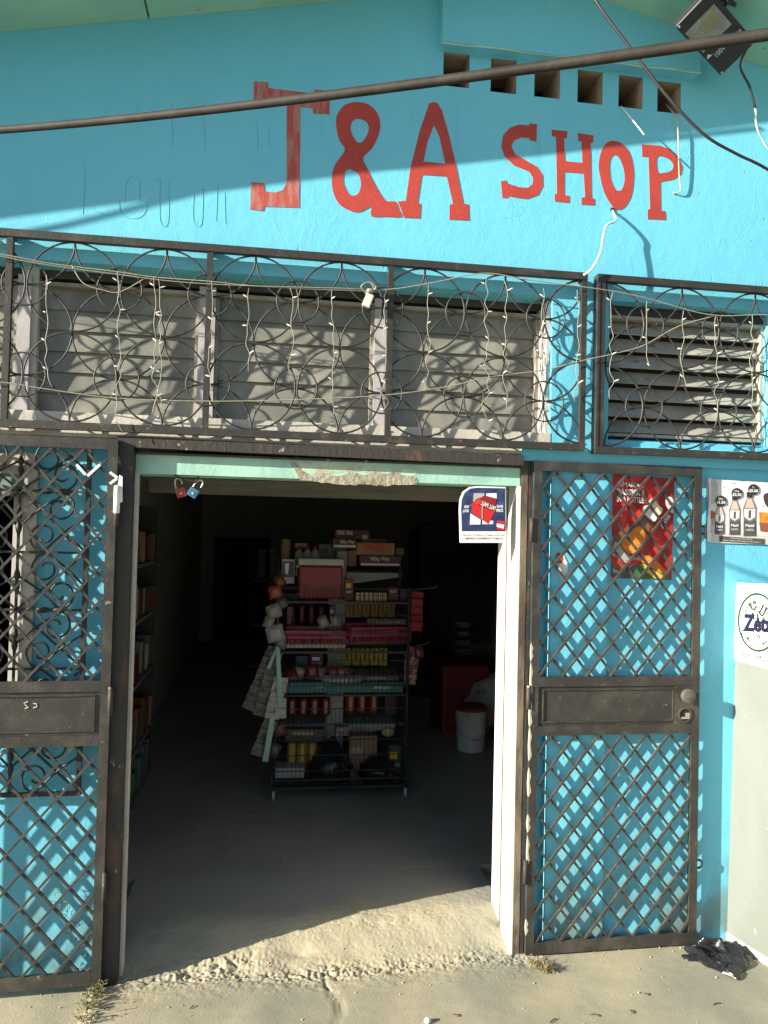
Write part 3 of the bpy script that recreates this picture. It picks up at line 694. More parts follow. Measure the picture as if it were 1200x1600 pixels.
def gate(root, wd, ht, z0, dx, dz, ph, sgn):
    """local x runs from the hinge stile (0) to the lock stile (sgn*wd)"""
    X = lambda a: (min(a)*1.0, max(a)*1.0)
    def bx(name, xa, xb, ya, yb, za, zb, mt=M_gate):
        xa, xb = X((xa*sgn, xb*sgn)); return MB().box(xa,xb,ya,yb,za,zb).build(name, mt, root, local=True)
    T = .008
    bx('stile', 0, .033, -T, T, z0, ht); bx('stile', wd-.034, wd, -T, T, z0, ht)
    z = [z0, z0+.045, .845, .882, 1.035, 1.072, ht-.038, ht]
    bx('rail', .0335, wd-.0345, -T, T, z[0], z[1]); bx('rail', .0335, wd-.0345, -T, T, z[2], z[3])
    bx('rail', .0335, wd-.0345, -T, T, z[4], z[5]); bx('rail', .0335, wd-.0345, -T, T, z[6], z[7])
    bx('panel', .034, wd-.035, -.002, .003, z[3]+.0005, z[4]-.0005, mat('dusty_panel', (.030,.029,.026), (.062,.056,.046), rough=.5, scale=7, lo=.4, hi=.7, bump=.25, bscale=100, c3=(.30,.27,.22), s3=60, t3=.68))
    pe = wd-.035-(.075 if sgn > 0 else .012)
    for a, b_, c_, d_ in ((.05,pe,z[3]+.012,z[3]+.018),(.05,pe,z[4]-.016,z[4]-.010),(pe-.006,pe,z[3]+.0185,z[4]-.0165),(.05,.056,z[3]+.0185,z[4]-.0165)):
        bx('panel_bead', a, b_, -.0065, -.0022, c_, d_)
    xa, xb = X((.0335*sgn, (wd-.0345)*sgn))
    lattice(root, xa, xb, z[1], z[2], dx, dz, ph); lattice(root, xa, xb, z[5], z[6], dx, dz, ph)
    return z
gR = thing('gate', 'open dark iron lattice gate with round knob lying against the pilaster right of the doorway', 'gate', (1.032,-.0205,0), R(.84), 'iron lattice gates of the doorway')
z = gate(gR, .713, 1.915, .008, .1000, .122, .0565, 1)
lk = MB().box(.606,.679,-.0078,-.0025,z[3]+.001,z[4]-.001).build('lock_plate', M_gate, gR, local=True)
kb = MB().lathe((.647,-.0078,.998), [(.016,0),(.016,.010),(.026,.016),(.030,.026),(.028,.036),(.018,.040)], 20, Matrix.Rotation(R(90),3,'X')); auto(kb.build('knob', mat('grey_knob', (.16,.15,.13), (.10,.09,.08), rough=.5, scale=20, metal=.4), gR, local=True))
MB().lathe((.647,-.0479,.998), [(.010,0),(.010,.003)], 14, Matrix.Rotation(R(90),3,'X')).build('keyhole', MATS['grey_knob'], gR, local=True)
q = MB().lathe((.650,-.0080,.918), [(.030,0),(.030,.004),(.024,.0045),(.024,-.001)], 20, Matrix.Rotation(R(90),3,'X'), cap=False); q.build('lock_hole_rim', M_gate, gR, local=True)
MB().lathe((.650,-.0086,.918), [(.0225,0),(.0225,.0006)], 20, Matrix.Rotation(R(90),3,'X')).build('lock_hole', flat('hole_black', (.012,.012,.012), .8), gR, local=True)
MB().box(.632,.668,-.0112,-.0093,.902,.910).build('latch', flat('brassy', (.55,.50,.38), .35, metal=.5), gR, local=True)
MB().box(.652,.670,-.0112,-.0093,.9105,.926).build('latch', flat('brassy2', (.55,.50,.38), .35, metal=.5), gR, local=True)
for zz in (1.66, .32):
    MB().tube([(.722+.016*math.cos(a*math.pi/9), 0, zz+.016*math.sin(a*math.pi/9)) for a in range(18)], .005, 6, closed=True).build('latch_eye', M_rust, gR, local=True, smooth=True)
for zz in (1.60, .95, .28):
    MB().lathe((-.006,-.006,zz), [(.009,0),(.009,.09)], 10).build('hinge', M_rust, gR, local=True, smooth=True)
pp = MB()
for i in range(9):
    za = .10+i*.13+random.uniform(-.02,.02)
    if i in (1,): continue
    hh = random.uniform(.05,.14); w_ = random.uniform(.006,.012)
    pts = [(-.0012,-.015+random.uniform(0,.003),za)]
    loopp = [(-.0008,-.0075,za),(-.0008,-.0075+w_,za+.01),(-.0008,-.0075+w_*1.6,za+hh*.4),(-.0008,-.0075+w_,za+hh*.8),(-.0008,-.0075,za+hh)]
    pp.sheet(loopp, [], Vector((.0007,0,0)))
    pp.sheet([(-.0002,-.0088,za),(.006+w_*.4,-.0088,za+.02),(.004,-.0088,za+hh*.5),(.009,-.0088,za+hh*.7),(-.0002,-.0088,za+hh)], [], Vector((0,.0007,0)))
tag(pp.build('peeling_paint', flat('cream_primer', (.42,.38,.29), .7), gR, local=True), kind='stuff')
# paper scrap stuck in the lattice
sc = thing('paper_scrap', 'torn red and white paper scrap stuck on the pilaster behind the right gate', 'paper', at(878,885,-.004))
MB().sheet([at(a,b_,-.004) for a, b_ in ((869,865),(875,863),(880,872),(878,880),(870,880))], [], Vector((0,.001,0))).build('red_corner', M_red, sc)
MB().sheet([at(a,b_,-.003) for a, b_ in ((874,880),(881,868),(888,882),(886,896),(878,906),(872,894))], [], Vector((0,.001,0))).build('sheet', flat('old_paper', (.78,.74,.66), .7), sc)

gL = thing('gate', 'open dark iron lattice gate with scratched panel standing left of the doorway', 'gate', (-.528,-.050,0), R(2.2), 'iron lattice gates of the doorway')
z = gate(gL, .715, 1.93, .012, .1070, .124, .03, -1)
def scr(pts): MB().tube([(a,-.0026,b_) for a, b_ in pts], .0022, 4).build('scratch', flat('scratch_white', (.62,.60,.55), .6), gL, local=True)
def gl(px, py):      # picture position on the gate's face
    N = Vector((-math.sin(R(2.2)), math.cos(R(2.2)), 0)); p = on(px, py, gL.location, N) - gL.location
    q = Matrix.Rotation(R(-2.2),3,'Z')@p; return (q.x, q.z)
scr([gl(44,1096),gl(38,1098),gl(41,1102),gl(45,1105),gl(39,1107)]); scr([gl(52,1099),gl(57,1099),gl(58,1104),gl(52,1106)])
wp = MB()
def patch(l, y, dy): wp.sheet([(gl(a,b_)[0], y, gl(a,b_)[1]) for a, b_ in l], [], Vector((0,dy,0)))
patch([(187,742),(192,745),(192,784),(185,788),(184,760)], -.0088, .0006)
for (a, b_) in (((120,726),(134,742)),((157,726),(137,744)),((172,738),(184,747)),((183,748),(172,756))):
    ax, az = gl(*a); bx_, bz = gl(*b_); wp.tube([(ax,-.0035,az),(bx_,-.0035,bz)], .0066, 4)
tag(wp.build('white_paint_splash', flat('splashed_white', (.85,.85,.83), .45), gL, local=True), kind='stuff')
for zz in (1.62, .95, .3): MB().lathe((.002,-.006,zz), [(.009,0),(.009,.10)], 10).build('hinge', M_rust, gL, local=True, smooth=True)
MB().lathe((.002,-.011,1.715), [(.008,-.05),(.011,-.045),(.011,.045),(.008,.05)], 10).build('hinge', MATS['splashed_white'], gL, local=True, smooth=True)

# ================================================================== SIGNS AND POSTERS
M_paper = flat('poster_white', (.82,.81,.77), .5)
M_ink = flat('print_black', (.03,.03,.032), .5)
M_navy = flat('print_navy', (.025,.035,.10), .35)
M_redp = flat('print_red', (.55,.02,.02), .35)
M_prw = flat('print_white', (.80,.80,.78), .4)
M_orange = mat('print_amber', (.62,.16,.02), (.75,.32,.04), rough=.4, scale=30)
M_grn = flat('print_green', (.05,.16,.05), .4)
M_yel = flat('print_yellow', (.75,.45,.05), .4)
M_grey = flat('print_grey', (.42,.40,.37), .5)
M_dgrey = flat('print_charcoal', (.09,.085,.08), .5)
M_flesh = flat('print_skin', (.55,.33,.25), .5)
def art(parent, y, name='print'):
    return lambda pts, mt, k=1, sm=0: MB().sheet(([at(p.x,p.y,y-.0006*k) for p in crom([Vector((a,b_,0)) for a, b_ in pts], sm, True)] if sm else [at(a,b_,y-.0006*k) for a, b_ in pts]), [], Vector((0,.0004,0)), two=False).build(name, mt, parent, recalc=False)
# cigarette sign hanging at the doorway corner
YC = -.006
cs = thing('cigarette_sign', 'blue and red cigarette advert board with a white warning strip at the doorway corner', 'sign', at(755,848,YC))
fr_o = [(718,795),(719,780),(724,768),(734,761),(745,759.5),(790,761),(790.5,800),(791,848),(719.5,848)]
MB().sheet([at(a,b_,YC) for a, b_ in fr_o], [], Vector((0,.012,0))).build('board', M_prw, cs)
A = art(cs, YC)
A([(720.5,795),(721.5,781),(726,770),(735,763.5),(746,762),(789,763),(789.6,830),(721.5,830)], mat('print_deep_blue', (.022,.028,.075), (.03,.07,.20), rough=.35, scale=18, lo=.4, hi=.7), 1)
A([(721,800),(745,780),(752,775),(721,806)], flat('print_blue_beam', (.05,.10,.25), .35), 2); A([(770,789),(789,784),(789,786),(770,792)], MATS['print_blue_beam'], 2)
A([(740,770.5),(757,770.5),(756,780),(739,784)], M_grey, 2); A([(760,771),(776,770.5),(776,780),(759,780)], M_prw, 2)
A([(735,802),(751,812),(750.5,819.5),(734,819.5)], M_prw, 2); A([(754,812),(771,814),(770,819),(753.5,819)], M_prw, 2)
A([(737,786),(757,774),(776,779),(773,800),(763,819),(752,811),(737,801)], M_redp, 3)
A([(737,786),(757,774),(776,779),(772,799)], flat('print_dark_red', (.25,.015,.02), .35), 4)
A([(738,786),(748,780),(754,783),(747,789)], flat('print_bright_red', (.75,.04,.03), .35), 5)
text_quad('PALL MALL', at(773,798,YC-.0036), at(751,788.5,YC-.0036), at(775,791.5,YC-.0036), 'lettering', M_prw, cs, .02)
A([(753,790),(754.5,790.5),(754,812),(752.5,811)], M_grey, 5)
text_px('NEW', 725.5,733,789.5,794,YC-.0020,'lettering',M_prw,cs,.03); text_px('LOOK', 723.5,733,796,800.5,YC-.0020,'lettering',M_prw,cs,.03)
text_px('SAME', 776,786,789,793.5,YC-.0020,'lettering',M_prw,cs,.03); text_px('PRICE', 775.5,786,795,800,YC-.0020,'lettering',M_prw,cs,.03)
A([(777,813),(789,815),(788,829),(776,827)], M_redp, 3); A([(776,818),(788,820),(787,826),(776,823)], M_prw, 4)
text_px('Warning: The Minister of Health advises that', 723,788,834.5,838,YC-.0010,'lettering',M_ink,cs,.0,); text_px('SMOKING IS DANGEROUS TO HEALTH', 727,785,839.5,843,YC-.0010,'lettering',M_ink,cs,.01)

# red drink poster on the recessed wall
YP = .0175
rp_ = thing('drink_poster', 'red drink poster with an amber bottle, on the wall behind the right gate', 'poster', at(1005,905,YP))
vor = bpy.data.materials.new('red_facets'); vor.use_nodes = True; nn_ = vor.node_tree; bb = nn_.nodes['Principled BSDF']; bb.inputs['Roughness'].default_value = .4
tc = nn_.nodes.new('ShaderNodeTexCoord'); mp = nn_.nodes.new('ShaderNodeMapping'); mp.inputs['Scale'].default_value = (24,24,15); vt = nn_.nodes.new('ShaderNodeTexVoronoi'); vt.inputs['Scale'].default_value = 1
cr = nn_.nodes.new('ShaderNodeValToRGB'); cr.color_ramp.elements[0].color = (.22,.012,.014,1); cr.color_ramp.elements[1].color = (.72,.04,.03,1)
se = nn_.nodes.new('ShaderNodeSeparateColor')
nn_.links.new(tc.outputs['Object'], mp.inputs[0]); nn_.links.new(mp.outputs[0], vt.inputs[0]); nn_.links.new(vt.outputs['Color'], se.inputs[0]); nn_.links.new(se.outputs[0], cr.inputs[0]); nn_.links.new(cr.outputs[0], bb.inputs['Base Color'])
MB().sheet([at(a,b_,YP) for a, b_ in ((958,741),(1054,748),(1049,906),(955,903))], [], Vector((0,.0012,0))).build('sheet', vor, rp_)
A = art(rp_, YP)
A([(955.5,885),(975,893),(990,882),(1003,893),(1049,903),(1049,906),(955.5,903)], M_dgrey, 1)
A([(988,890),(1003,880),(1030,893),(1046,901),(1046,905),(1000,905)], M_grn, 2); A([(1005,880),(1030,895),(1040,904),(1024,904),(1008,892)], M_yel, 3)
A([(990,872),(1005,866),(1022,872),(1040,890),(1047,898),(1030,894),(1008,880)], M_orange, 3)
A([(957,845),(962,835),(972,828),(985,820),(995,814),(1003,804),(1008,797),(1023,812),(1018,820),(1014,832),(1013,842),(1006,855),(994,868),(985,878),(975,890),(957,886)], flat('print_dark_amber', (.22,.09,.05), .4), 4, 3)
A([(972,846),(985,832),(998,822),(1008,830),(1006,846),(997,860),(985,865),(975,858)], M_orange, 5, 3)
A([(1000,806),(1007,795),(1024,809),(1018,817)], flat('print_brown', (.12,.05,.03), .4), 6)
A([(1004,799),(1008,790),(1020,793),(1027,806),(1021,815)], M_prw, 7, 3)
A([(1012,788),(1018,778),(1024,782),(1030,790),(1036,797),(1028,806),(1018,800)], flat('print_pale_foam', (.80,.74,.45), .4), 8, 3)
A([(959,850),(965,848),(975,862),(990,872),(1000,870),(985,886),(974,880),(957,872)], M_grey, 6, 3)
A([(957,868),(975,876),(996,874),(984,885),(970,883),(957,876)], M_redp, 7, 3)
A([(1040,780),(1046,776),(1052,781),(1052,802),(1046,798),(1041,790)], M_prw, 6, 2); A([(1044,786),(1052,785),(1052,788),(1045,789)], M_redp, 7)
A([(956,838),(962,845),(958,860),(956,858)], M_yel, 3)
text_px("JAMAICA'S", 964,1006,752,762,YP-.006,'lettering',M_prw,rp_,.012,2.5); text_px('PASSION', 964,1006,763,773,YP-.006,'lettering',M_prw,rp_,.04,2.5); text_px('IN A BOTTLE', 964,1006,775,784,YP-.006,'lettering',M_prw,rp_,.012,2.5)
text_quad('Kola', at(1036,826,YP-.006), at(1048,807,YP-.006), at(1031,818,YP-.006), 'lettering', M_prw, rp_, .01)
text_quad('Champ', at(966,876,YP-.006), at(984,882,YP-.006), at(967,872,YP-.006), 'lettering', M_prw, rp_, .01)
A([(957.5,887),(966,888),(966,896),(957.5,895)], M_grey, 3)

# price poster, curling at its left edge
YQ = .0135
pp_ = thing('price_poster', 'white price poster showing three dark labelled bottles, curling at its left edge', 'poster', at(1150,848,YQ))
outl = [(1104,748),(1215,755),(1330,763),(1330,866),(1200,851),(1108,847.5),(1105,840),(1105,820),(1107,795),(1104,765)]
MB().sheet([at(a,b_,YQ) for a, b_ in outl], [], Vector((0,.0012,0))).build('sheet', M_paper, pp_)
A = art(pp_, YQ)
A([(1105,748),(1116,749),(1121,756),(1120,780),(1112,788),(1106,790)], flat('print_warm_grey', (.55,.53,.48), .5), 1, 3)
A([(1106,832),(1330,842),(1330,865),(1200,850),(1108,846.5)], flat('print_pale_grey', (.62,.60,.55), .5), 1)
A([(1107,805),(1116,800),(1118,830),(1108,834)], M_flesh, 2); A([(1108,822),(1117,820),(1116,830),(1108,832)], MATS['print_warm_grey'], 3)
A([(1109,800),(1113,798),(1117,802),(1116,809),(1110,810)], flat('print_tomato', (.45,.10,.07), .5), 3, 3)
def disc(cx, cy, r, mt, k): A([(cx+r*math.cos(i*math.pi/9), cy+r*math.sin(i*math.pi/9)) for i in range(18)], mt, k)
def bottle(cx, top, bot, wd, cap):
    h = bot-top
    A([(cx-wd*.22,top),(cx+wd*.22,top),(cx+wd*.24,top+h*.12),(cx-wd*.24,top+h*.12)], M_ink, 5)
    A([(cx-wd*.2,top+h*.13),(cx+wd*.2,top+h*.13),(cx+wd*.5,top+h*.36),(cx+wd*.46,top+h*.6),(cx+wd*.48,bot),(cx-wd*.48,bot),(cx-wd*.46,top+h*.6),(cx-wd*.5,top+h*.36)], flat('print_bottle_rim', (.20,.19,.17), .5), 3)
    A([(cx-wd*.15,top+h*.15),(cx+wd*.15,top+h*.15),(cx+wd*.38,top+h*.36),(cx-wd*.38,top+h*.36)], flat('print_pinkish', (.70,.52,.45), .5), 4)
    A([(cx-wd*.42,top+h*.38),(cx+wd*.42,top+h*.38),(cx+wd*.40,top+h*.56),(cx,top+h*.64),(cx-wd*.40,top+h*.56)], M_prw, 4)
    A([(cx-wd*.40,top+h*.62),(cx,top+h*.68),(cx+wd*.40,top+h*.62),(cx+wd*.42,bot-1),(cx-wd*.42,bot-1)], M_dgrey, 5)
    text_px('Maid', cx-wd*.32, cx+wd*.32, top+h*.72, top+h*.79, YQ-.0046, 'lettering', M_prw, pp_, .03)
    text_px('100%', cx-wd*.30, cx+wd*.30, top+h*.83, top+h*.88, YQ-.0046, 'lettering', M_prw, pp_, .0)
    A([(cx-wd*.08,top+h*.42),(cx+wd*.10,top+h*.40),(cx+wd*.06,top+h*.6),(cx-wd*.10,top+h*.58)], M_dgrey, 5)
bottle(1124.5, 785, 835, 16, 0); bottle(1148, 774, 836, 18, 0); bottle(1171.5, 769, 838, 21, 0)
for cx, cy, a, b_ in ((1126.5,783,'$1.50','300mL'),(1151.5,771,'$2.50','475mL'),(1177.5,765,'$5.00','1L')):
    disc(cx, cy, 8.6, M_ink, 6); text_px(a, cx-7, cx+7, cy-1, cy+4.5, YQ-.0052, 'lettering', M_prw, pp_, .04, .6)
    text_px(b_, cx-(4 if len(b_) > 2 else 1.5), cx+(4 if len(b_) > 2 else 1.5), cy-5.2, cy-2.4, YQ-.0052, 'lettering', M_prw, pp_, .02, .2)
A([(1186,800),(1230,803),(1230,833),(1188,830)], M_orange, 4); A([(1186,816),(1230,819),(1230,833),(1188,830)], flat('print_brownish', (.30,.10,.06), .5), 5)
A([(1193,774),(1200,770),(1212,772),(1216,792),(1202,794),(1195,786)], flat('print_dark_hair', (.06,.04,.04), .5), 5, 3)
A([(1124,837.5),(1195,842),(1195,850.5),(1124,846)], M_dgrey, 3)
text_px('Price includes Green 300 mL', 1142,1176,839.7,841.8,YQ-.0036,'lettering',M_prw,pp_,.0,2); text_px('Flavour Cranberry and Pomegranate 475 mL and 1 L', 1130,1188,842.8,845.4,YQ-.0036,'lettering',M_prw,pp_,.0,3.4)
for a, b_ in ((1131,749.5),(1157,752),(1161,752),(1143,756),(1147,756),(1130,762),(1191,792),(1136,790)): A([(a,b_),(a+2,b_),(a+1,b_-2)], M_dgrey, 2)
cv = MB()                                                    # the corner that has come away
cl = [(1104,748),(1107,747),(1112,748)]
for k in range(7):
    t = k/6; p = at(1105.5+1.6*math.sin(t*6), 748+99*t, YQ-.002); q = at(1111, 748+99*t, YQ-.0008); cv.add([p+Vector((0,-.006*(1-abs(t-.3)),0)), q], [])
for k in range(6): cv.f.append((2*k,2*k+1,2*k+3,2*k+2))
cv.build('curled_edge', M_paper, pp_, recalc=False)

# grey board standing out from the wall, with the water poster on it
P0 = Vector((1.900,.019,0)); dv = Vector((.21,-.978,0)).normalized(); NB = Vector((dv.y,-dv.x,0)); NB = NB if NB.x < 0 else -NB
gb = thing('leaning_board', 'grey painted board with pale foot strip standing out from the wall', 'board', P0)
def bpt(u, zz, k=0.): return P0 + dv*u + Vector((.020*zz,0,zz)) + NB*k
MB().hexa([bpt(0,.03,-.018),bpt(.75,.03,-.018),bpt(.75,.03,0),bpt(0,.03,0),bpt(0,1.405,-.018),bpt(.75,1.405,-.018),bpt(.75,1.405,0),bpt(0,1.405,0)]).build('board', mat('pale_grey_board', (.185,.20,.185), (.155,.17,.155), rough=.5, scale=4, lo=.35, hi=.7, bump=.12, bscale=30, c3=(.26,.27,.25), s3=20, t3=.70, stretch=(1,1,.4)), gb)
MB().hexa([bpt(.0,-.01,-.016),bpt(.75,-.01,-.016),bpt(.75,-.01,.004),bpt(0,-.01,.004),bpt(0,.0295,-.016),bpt(.75,.0295,-.016),bpt(.75,.0295,.004),bpt(0,.0295,.004)]).build('foot_strip', M_cream, gb)
sc_ = MB()
for i in range(16):
    u = random.uniform(.02,.3); zz = random.uniform(.1,1.0); a = random.uniform(-.6,.9); l = random.uniform(.008,.035)
    sc_.tube([bpt(u,zz,.0004), bpt(u+l*math.cos(a),zz+l*math.sin(a),.0004)], .0009, 4)
tag(sc_.build('scratch', flat('board_scratch', (.34,.34,.31), .6), gb), kind='stuff')
wp_ = thing('water_poster', 'white bottled water poster with a green oval and blue lettering on the grey board', 'poster', bpt(.15,1.1))
PB = bpt(0,1.2,.003); NBn = (bpt(1,0)-bpt(0,0)).cross(bpt(0,1)-bpt(0,0)).normalized()
def bx2(px, py, k=1): return on(px, py, PB + NB*(.0008*k), NBn)
def bl(pts, mt, k=1, sm=0, name='print'):
    v = crom([Vector((a,b_,0)) for a, b_ in pts], sm, True) if sm else [Vector((a,b_,0)) for a, b_ in pts]
    return MB().sheet([bx2(p.x,p.y,k) for p in v], [], NB*-.0005, two=(k == 0)).build(name, mt, wp_, recalc=False)
bl([(1151.5,910.5),(1215,913.5),(1262,916),(1262,1062),(1215,1049),(1148,1031),(1147,985),(1147,955)], M_prw, 0, 0, 'sheet')
# work in the poster's own frame: u runs out from the wall, z up
uc = (bx2(1181.5,972)-P0).dot(dv); zc = bx2(1181.5,972).z
def ub(u, zz, k): return bpt(u, zz, .003+.0008*k)
def ell(ru, rz, w_, mt, k, a0=0, a1=360, n=60, dz_=0):
    o_ = [ub(uc+ru*math.cos(R(a0+(a1-a0)*i/n)), zc+dz_+rz*math.sin(R(a0+(a1-a0)*i/n)), k) for i in range(n+1)]
    i_ = [ub(uc+(ru-w_)*math.cos(R(a0+(a1-a0)*i/n)), zc+dz_+(rz-w_)*math.sin(R(a0+(a1-a0)*i/n)), k) for i in range(n+1)]
    q = MB(); q.add(o_+i_, [(i,i+1,n+2+i,n+1+i) for i in range(n)]); q.build('print', mt, wp_, recalc=False)
ru = abs((bx2(1181.5,972)-bx2(1151,972)).dot(dv)); rz = .117
M_gr2 = flat('print_leaf_green', (.012,.05,.014), .45); M_bl2 = flat('print_royal', (.007,.007,.034), .4); M_gy2 = flat('print_soft_grey', (.055,.05,.065), .5)
ell(ru, rz, .009, M_gr2, 2); ell(ru*.70, rz*.76, .002, M_gy2, 2, 20, 160); ell(ru*.56, rz*.60, .0015, M_gy2, 2, 20, 160)
def btext(s, u0, u1, z0, z1, k, mt, bold=0., dz_=0.): text_quad(s, ub(u0,z0,k), ub(u1,z0+dz_,k), ub(u0,z1,k), 'lettering', mt, wp_, bold)
btext('Zeta', uc-ru*.70, uc+ru*.80, zc-.045, zc+.026, 4, M_bl2, .045, .012)
btext('OW', uc-ru*.25, uc+ru*.22, zc-.066, zc-.044, 4, M_bl2, .0)
s_ = 'PURIFIED WATER'
for i, ch in enumerate(s_):
    if ch == ' ': continue
    a = R(158-136*i/(len(s_)-1)); cu, cz = uc+ru*.63*math.cos(a), zc+rz*.68*math.sin(a); t_ = a-math.pi/2
    e1 = Vector((math.cos(t_), math.sin(t_)))*.0055; e2 = Vector((-math.sin(t_), math.cos(t_)))*.011
    text_quad(ch, ub(cu-e1.x-e2.x*.5, cz-e1.y-e2.y*.5, 4), ub(cu+e1.x-e2.x*.5, cz+e1.y-e2.y*.5, 4), ub(cu-e1.x+e2.x*.5, cz-e1.y+e2.y*.5, 4), 'lettering', M_gy2, wp_)
s_ = 'SIMPLY THE BEST'
for i, ch in enumerate(s_):
    if ch == ' ': continue
    a = R(222+96*i/(len(s_)-1)); cu, cz = uc+ru*.66*math.cos(a), zc+rz*.70*math.sin(a)-.006; t_ = a+math.pi/2
    e1 = Vector((math.cos(t_), math.sin(t_)))*.0045; e2 = Vector((-math.sin(t_), math.cos(t_)))*.010
    text_quad(ch, ub(cu-e1.x-e2.x*.5, cz-e1.y-e2.y*.5, 4), ub(cu+e1.x-e2.x*.5, cz+e1.y-e2.y*.5, 4), ub(cu-e1.x+e2.x*.5, cz-e1.y+e2.y*.5, 4), 'lettering', M_gy2, wp_)
def outline(l, mt=M_bl2, r=.0014):
    pts = crom([Vector((uc+ru*a, 0, zc+rz*b_)) for a, b_ in l], 4)
    q = MB(); q.tube([ub(p.x,p.z,3) for p in pts], r, 4); q.build('print', mt, wp_)
outline([(-.55,.36),(-.78,.30),(-.84,.1),(-.80,-.15),(-.72,-.30),(-.74,-.52),(-.50,-.62),(-.28,-.78)]); outline([(.55,.40),(.80,.25),(.86,-.1),(.70,-.45),(.48,-.60),(.28,-.76)])
for l, mt in (([(-.45,.62),(-.2,.40),(-.05,.55),(.1,.34),(.3,.62)], M_gr2), ([(.1,.34),(.25,.25),(.45,.55)], M_gr2), ([(-.25,.30),(-.15,.10),(-.2,.24)], M_bl2), ([(.0,.28),(.08,.05),(-.02,.14)], M_bl2)): outline(l, mt, .0035)
btext('#31 Main Street', uc-ru*.72, uc+ru*1.75, zc-.150, zc-.128, 3, M_gy2, .0, -.004)

# ================================================================== GROUND THINGS
bagM = mat('black_bag', (.014,.014,.016), rough=.27, spec=.55, bump=.2, bscale=30, bdist=.006)
bg_ = MB(); NU, NV = 90, 60
cA, cB, cC, cD = gr(1064,1494), gr(1150,1531), Vector((1.925,-.14,0)), Vector((1.79,.012,0))
for j in range(NV+1):
    for i in range(NU+1):
        u, v = i/NU, j/NV
        p = (cA*(1-u)+cB*u)*(1-v) + (cD*(1-u)+cC*u)*v
        e = min(u,1-u,v,1-v); hh = min(1, e*7)
        wx = noise.noise(Vector((u*2.2, v*2.2, 9)))*.5
        n1 = 1-abs(noise.noise(Vector((u*2.4+v*1.6+wx, v*1.5+wx, 2)))); n2 = 1-abs(noise.noise(Vector((u*6+v*5+wx*3, v*2.4, 5)))); n3 = 1-abs(noise.noise(Vector((u*10-v*6, v*9+wx*5, 12))))
        hz_ = .004 + hh**.6*(.004+.036*(n1**4)*(.3+.7*v) + .010*n2**5 + .002*n3**9)
        w_ = Vector((noise.noise(Vector((u*4,v*4,11))), noise.noise(Vector((u*4,v*4,15))), 0))*.03
        q = p + w_; q.y = min(q.y, .014); q.z = max(0, hgt(q.x, q.y)) + hz_*(1 if e > 0 else .2); bg_.v.append(q)
for j in range(NV):
    for i in range(NU): a = j*(NU+1)+i; bg_.f.append((a,a+1,a+NU+2,a+NU+1))
bgo = bg_.build('plastic_bag', bagM, smooth=True); tag(bgo, 'crumpled black plastic bag on the ground at the foot of the grey board', 'plastic bag')
def weed(name, label, path, n, spread, hh, leaf_m, stem_m, lean):
    path = [Vector(p) for p in path]; root = thing(name, label, 'weed', path[0])
    lv = [MB() for _ in leaf_m]; stq = MB()
    for i in range(n):
        t = random.random()*(len(path)-1); k = min(int(t), len(path)-2); b0 = path[k].lerp(path[k+1], t-k)
        b0 = b0 + Vector((random.gauss(0,spread), random.gauss(0,spread*.5), 0)); b0.z = max(hgt(b0.x, b0.y), b0.z if len(path) > 3 else -1)
        L = hh*random.uniform(.35,1.1); a = random.uniform(0,6.28)
        d = Vector((math.cos(a)*.45+lean[0], math.sin(a)*.35+lean[1], random.uniform(.5,1))).normalized(); cur = Vector((random.uniform(-1,1), random.uniform(-1,.4), random.uniform(-.9,.2)))*.5
        pts = [b0 + (d*x + cur*x*x)*L for x in (0,.33,.66,1)]
        for p in pts: p.z = max(p.z, hgt(p.x, p.y)+.001)
        stq.tube(pts, .0007, 3, rs=[.0011,.0009,.0007,.0004], cap=False)
        for m_ in range(random.randint(4,9)):
            x = random.uniform(.25,1); kk = min(int(x*3),2); p = pts[kk].lerp(pts[kk+1], x*3-kk)
            ld = Vector((random.uniform(-1,1), random.uniform(-1,1), random.uniform(-.3,.9))).normalized()*random.uniform(.004,.011); sd = ld.cross(Vector((random.uniform(-1,1),random.uniform(-1,1),1))).normalized()*random.uniform(.0012,.003)
            random.choice(lv).add([p, p+ld*.5+sd, p+ld, p+ld*.5-sd], [(0,1,2,3)])
    stq.build('stems', stem_m, root, recalc=False)
    for q, mt in zip(lv, leaf_m): q.build('leaves', mt, root, recalc=False)
gA = flat('weed_green', (.075,.115,.03), .6); gB = flat('weed_yellow', (.20,.20,.06), .6); gC = flat('weed_dry', (.24,.19,.095), .7)
weed('weed', 'green and straw weed growing along the slab joint below the left gate corner', [gr(160,1532), gr(145,1560), gr(130,1605)], 150, .012, .052, [gA,gA,gB,gC], gC, (0,-.25))
weed('weed', 'small dry weed tuft under the hinge corner of the right gate', [gr(826,1502), gr(842,1512), gr(856,1520)], 85, .010, .036, [gC,gC,gB], gC, (.15,-.1))
weed('weed', 'thin yellow sprig climbing behind the left gate', [Vector((-.70,-.0,.30)), Vector((-.66,-.0,.22)), Vector((-.60,-.01,.12)), Vector((-.585,-.01,.0))], 26, .012, .05, [gB,gC], gC, (.1,-.2))
st_ = thing('pebble', 'small white pebble on the slab below the doorway', 'pebble', gr(668,1597))
MB().lathe(gr(668,1598), [(.002,.0),(.011,.003),(.012,.008),(.007,.014),(.001,.015)], 10).build('stone', M_prw, st_, smooth=True)
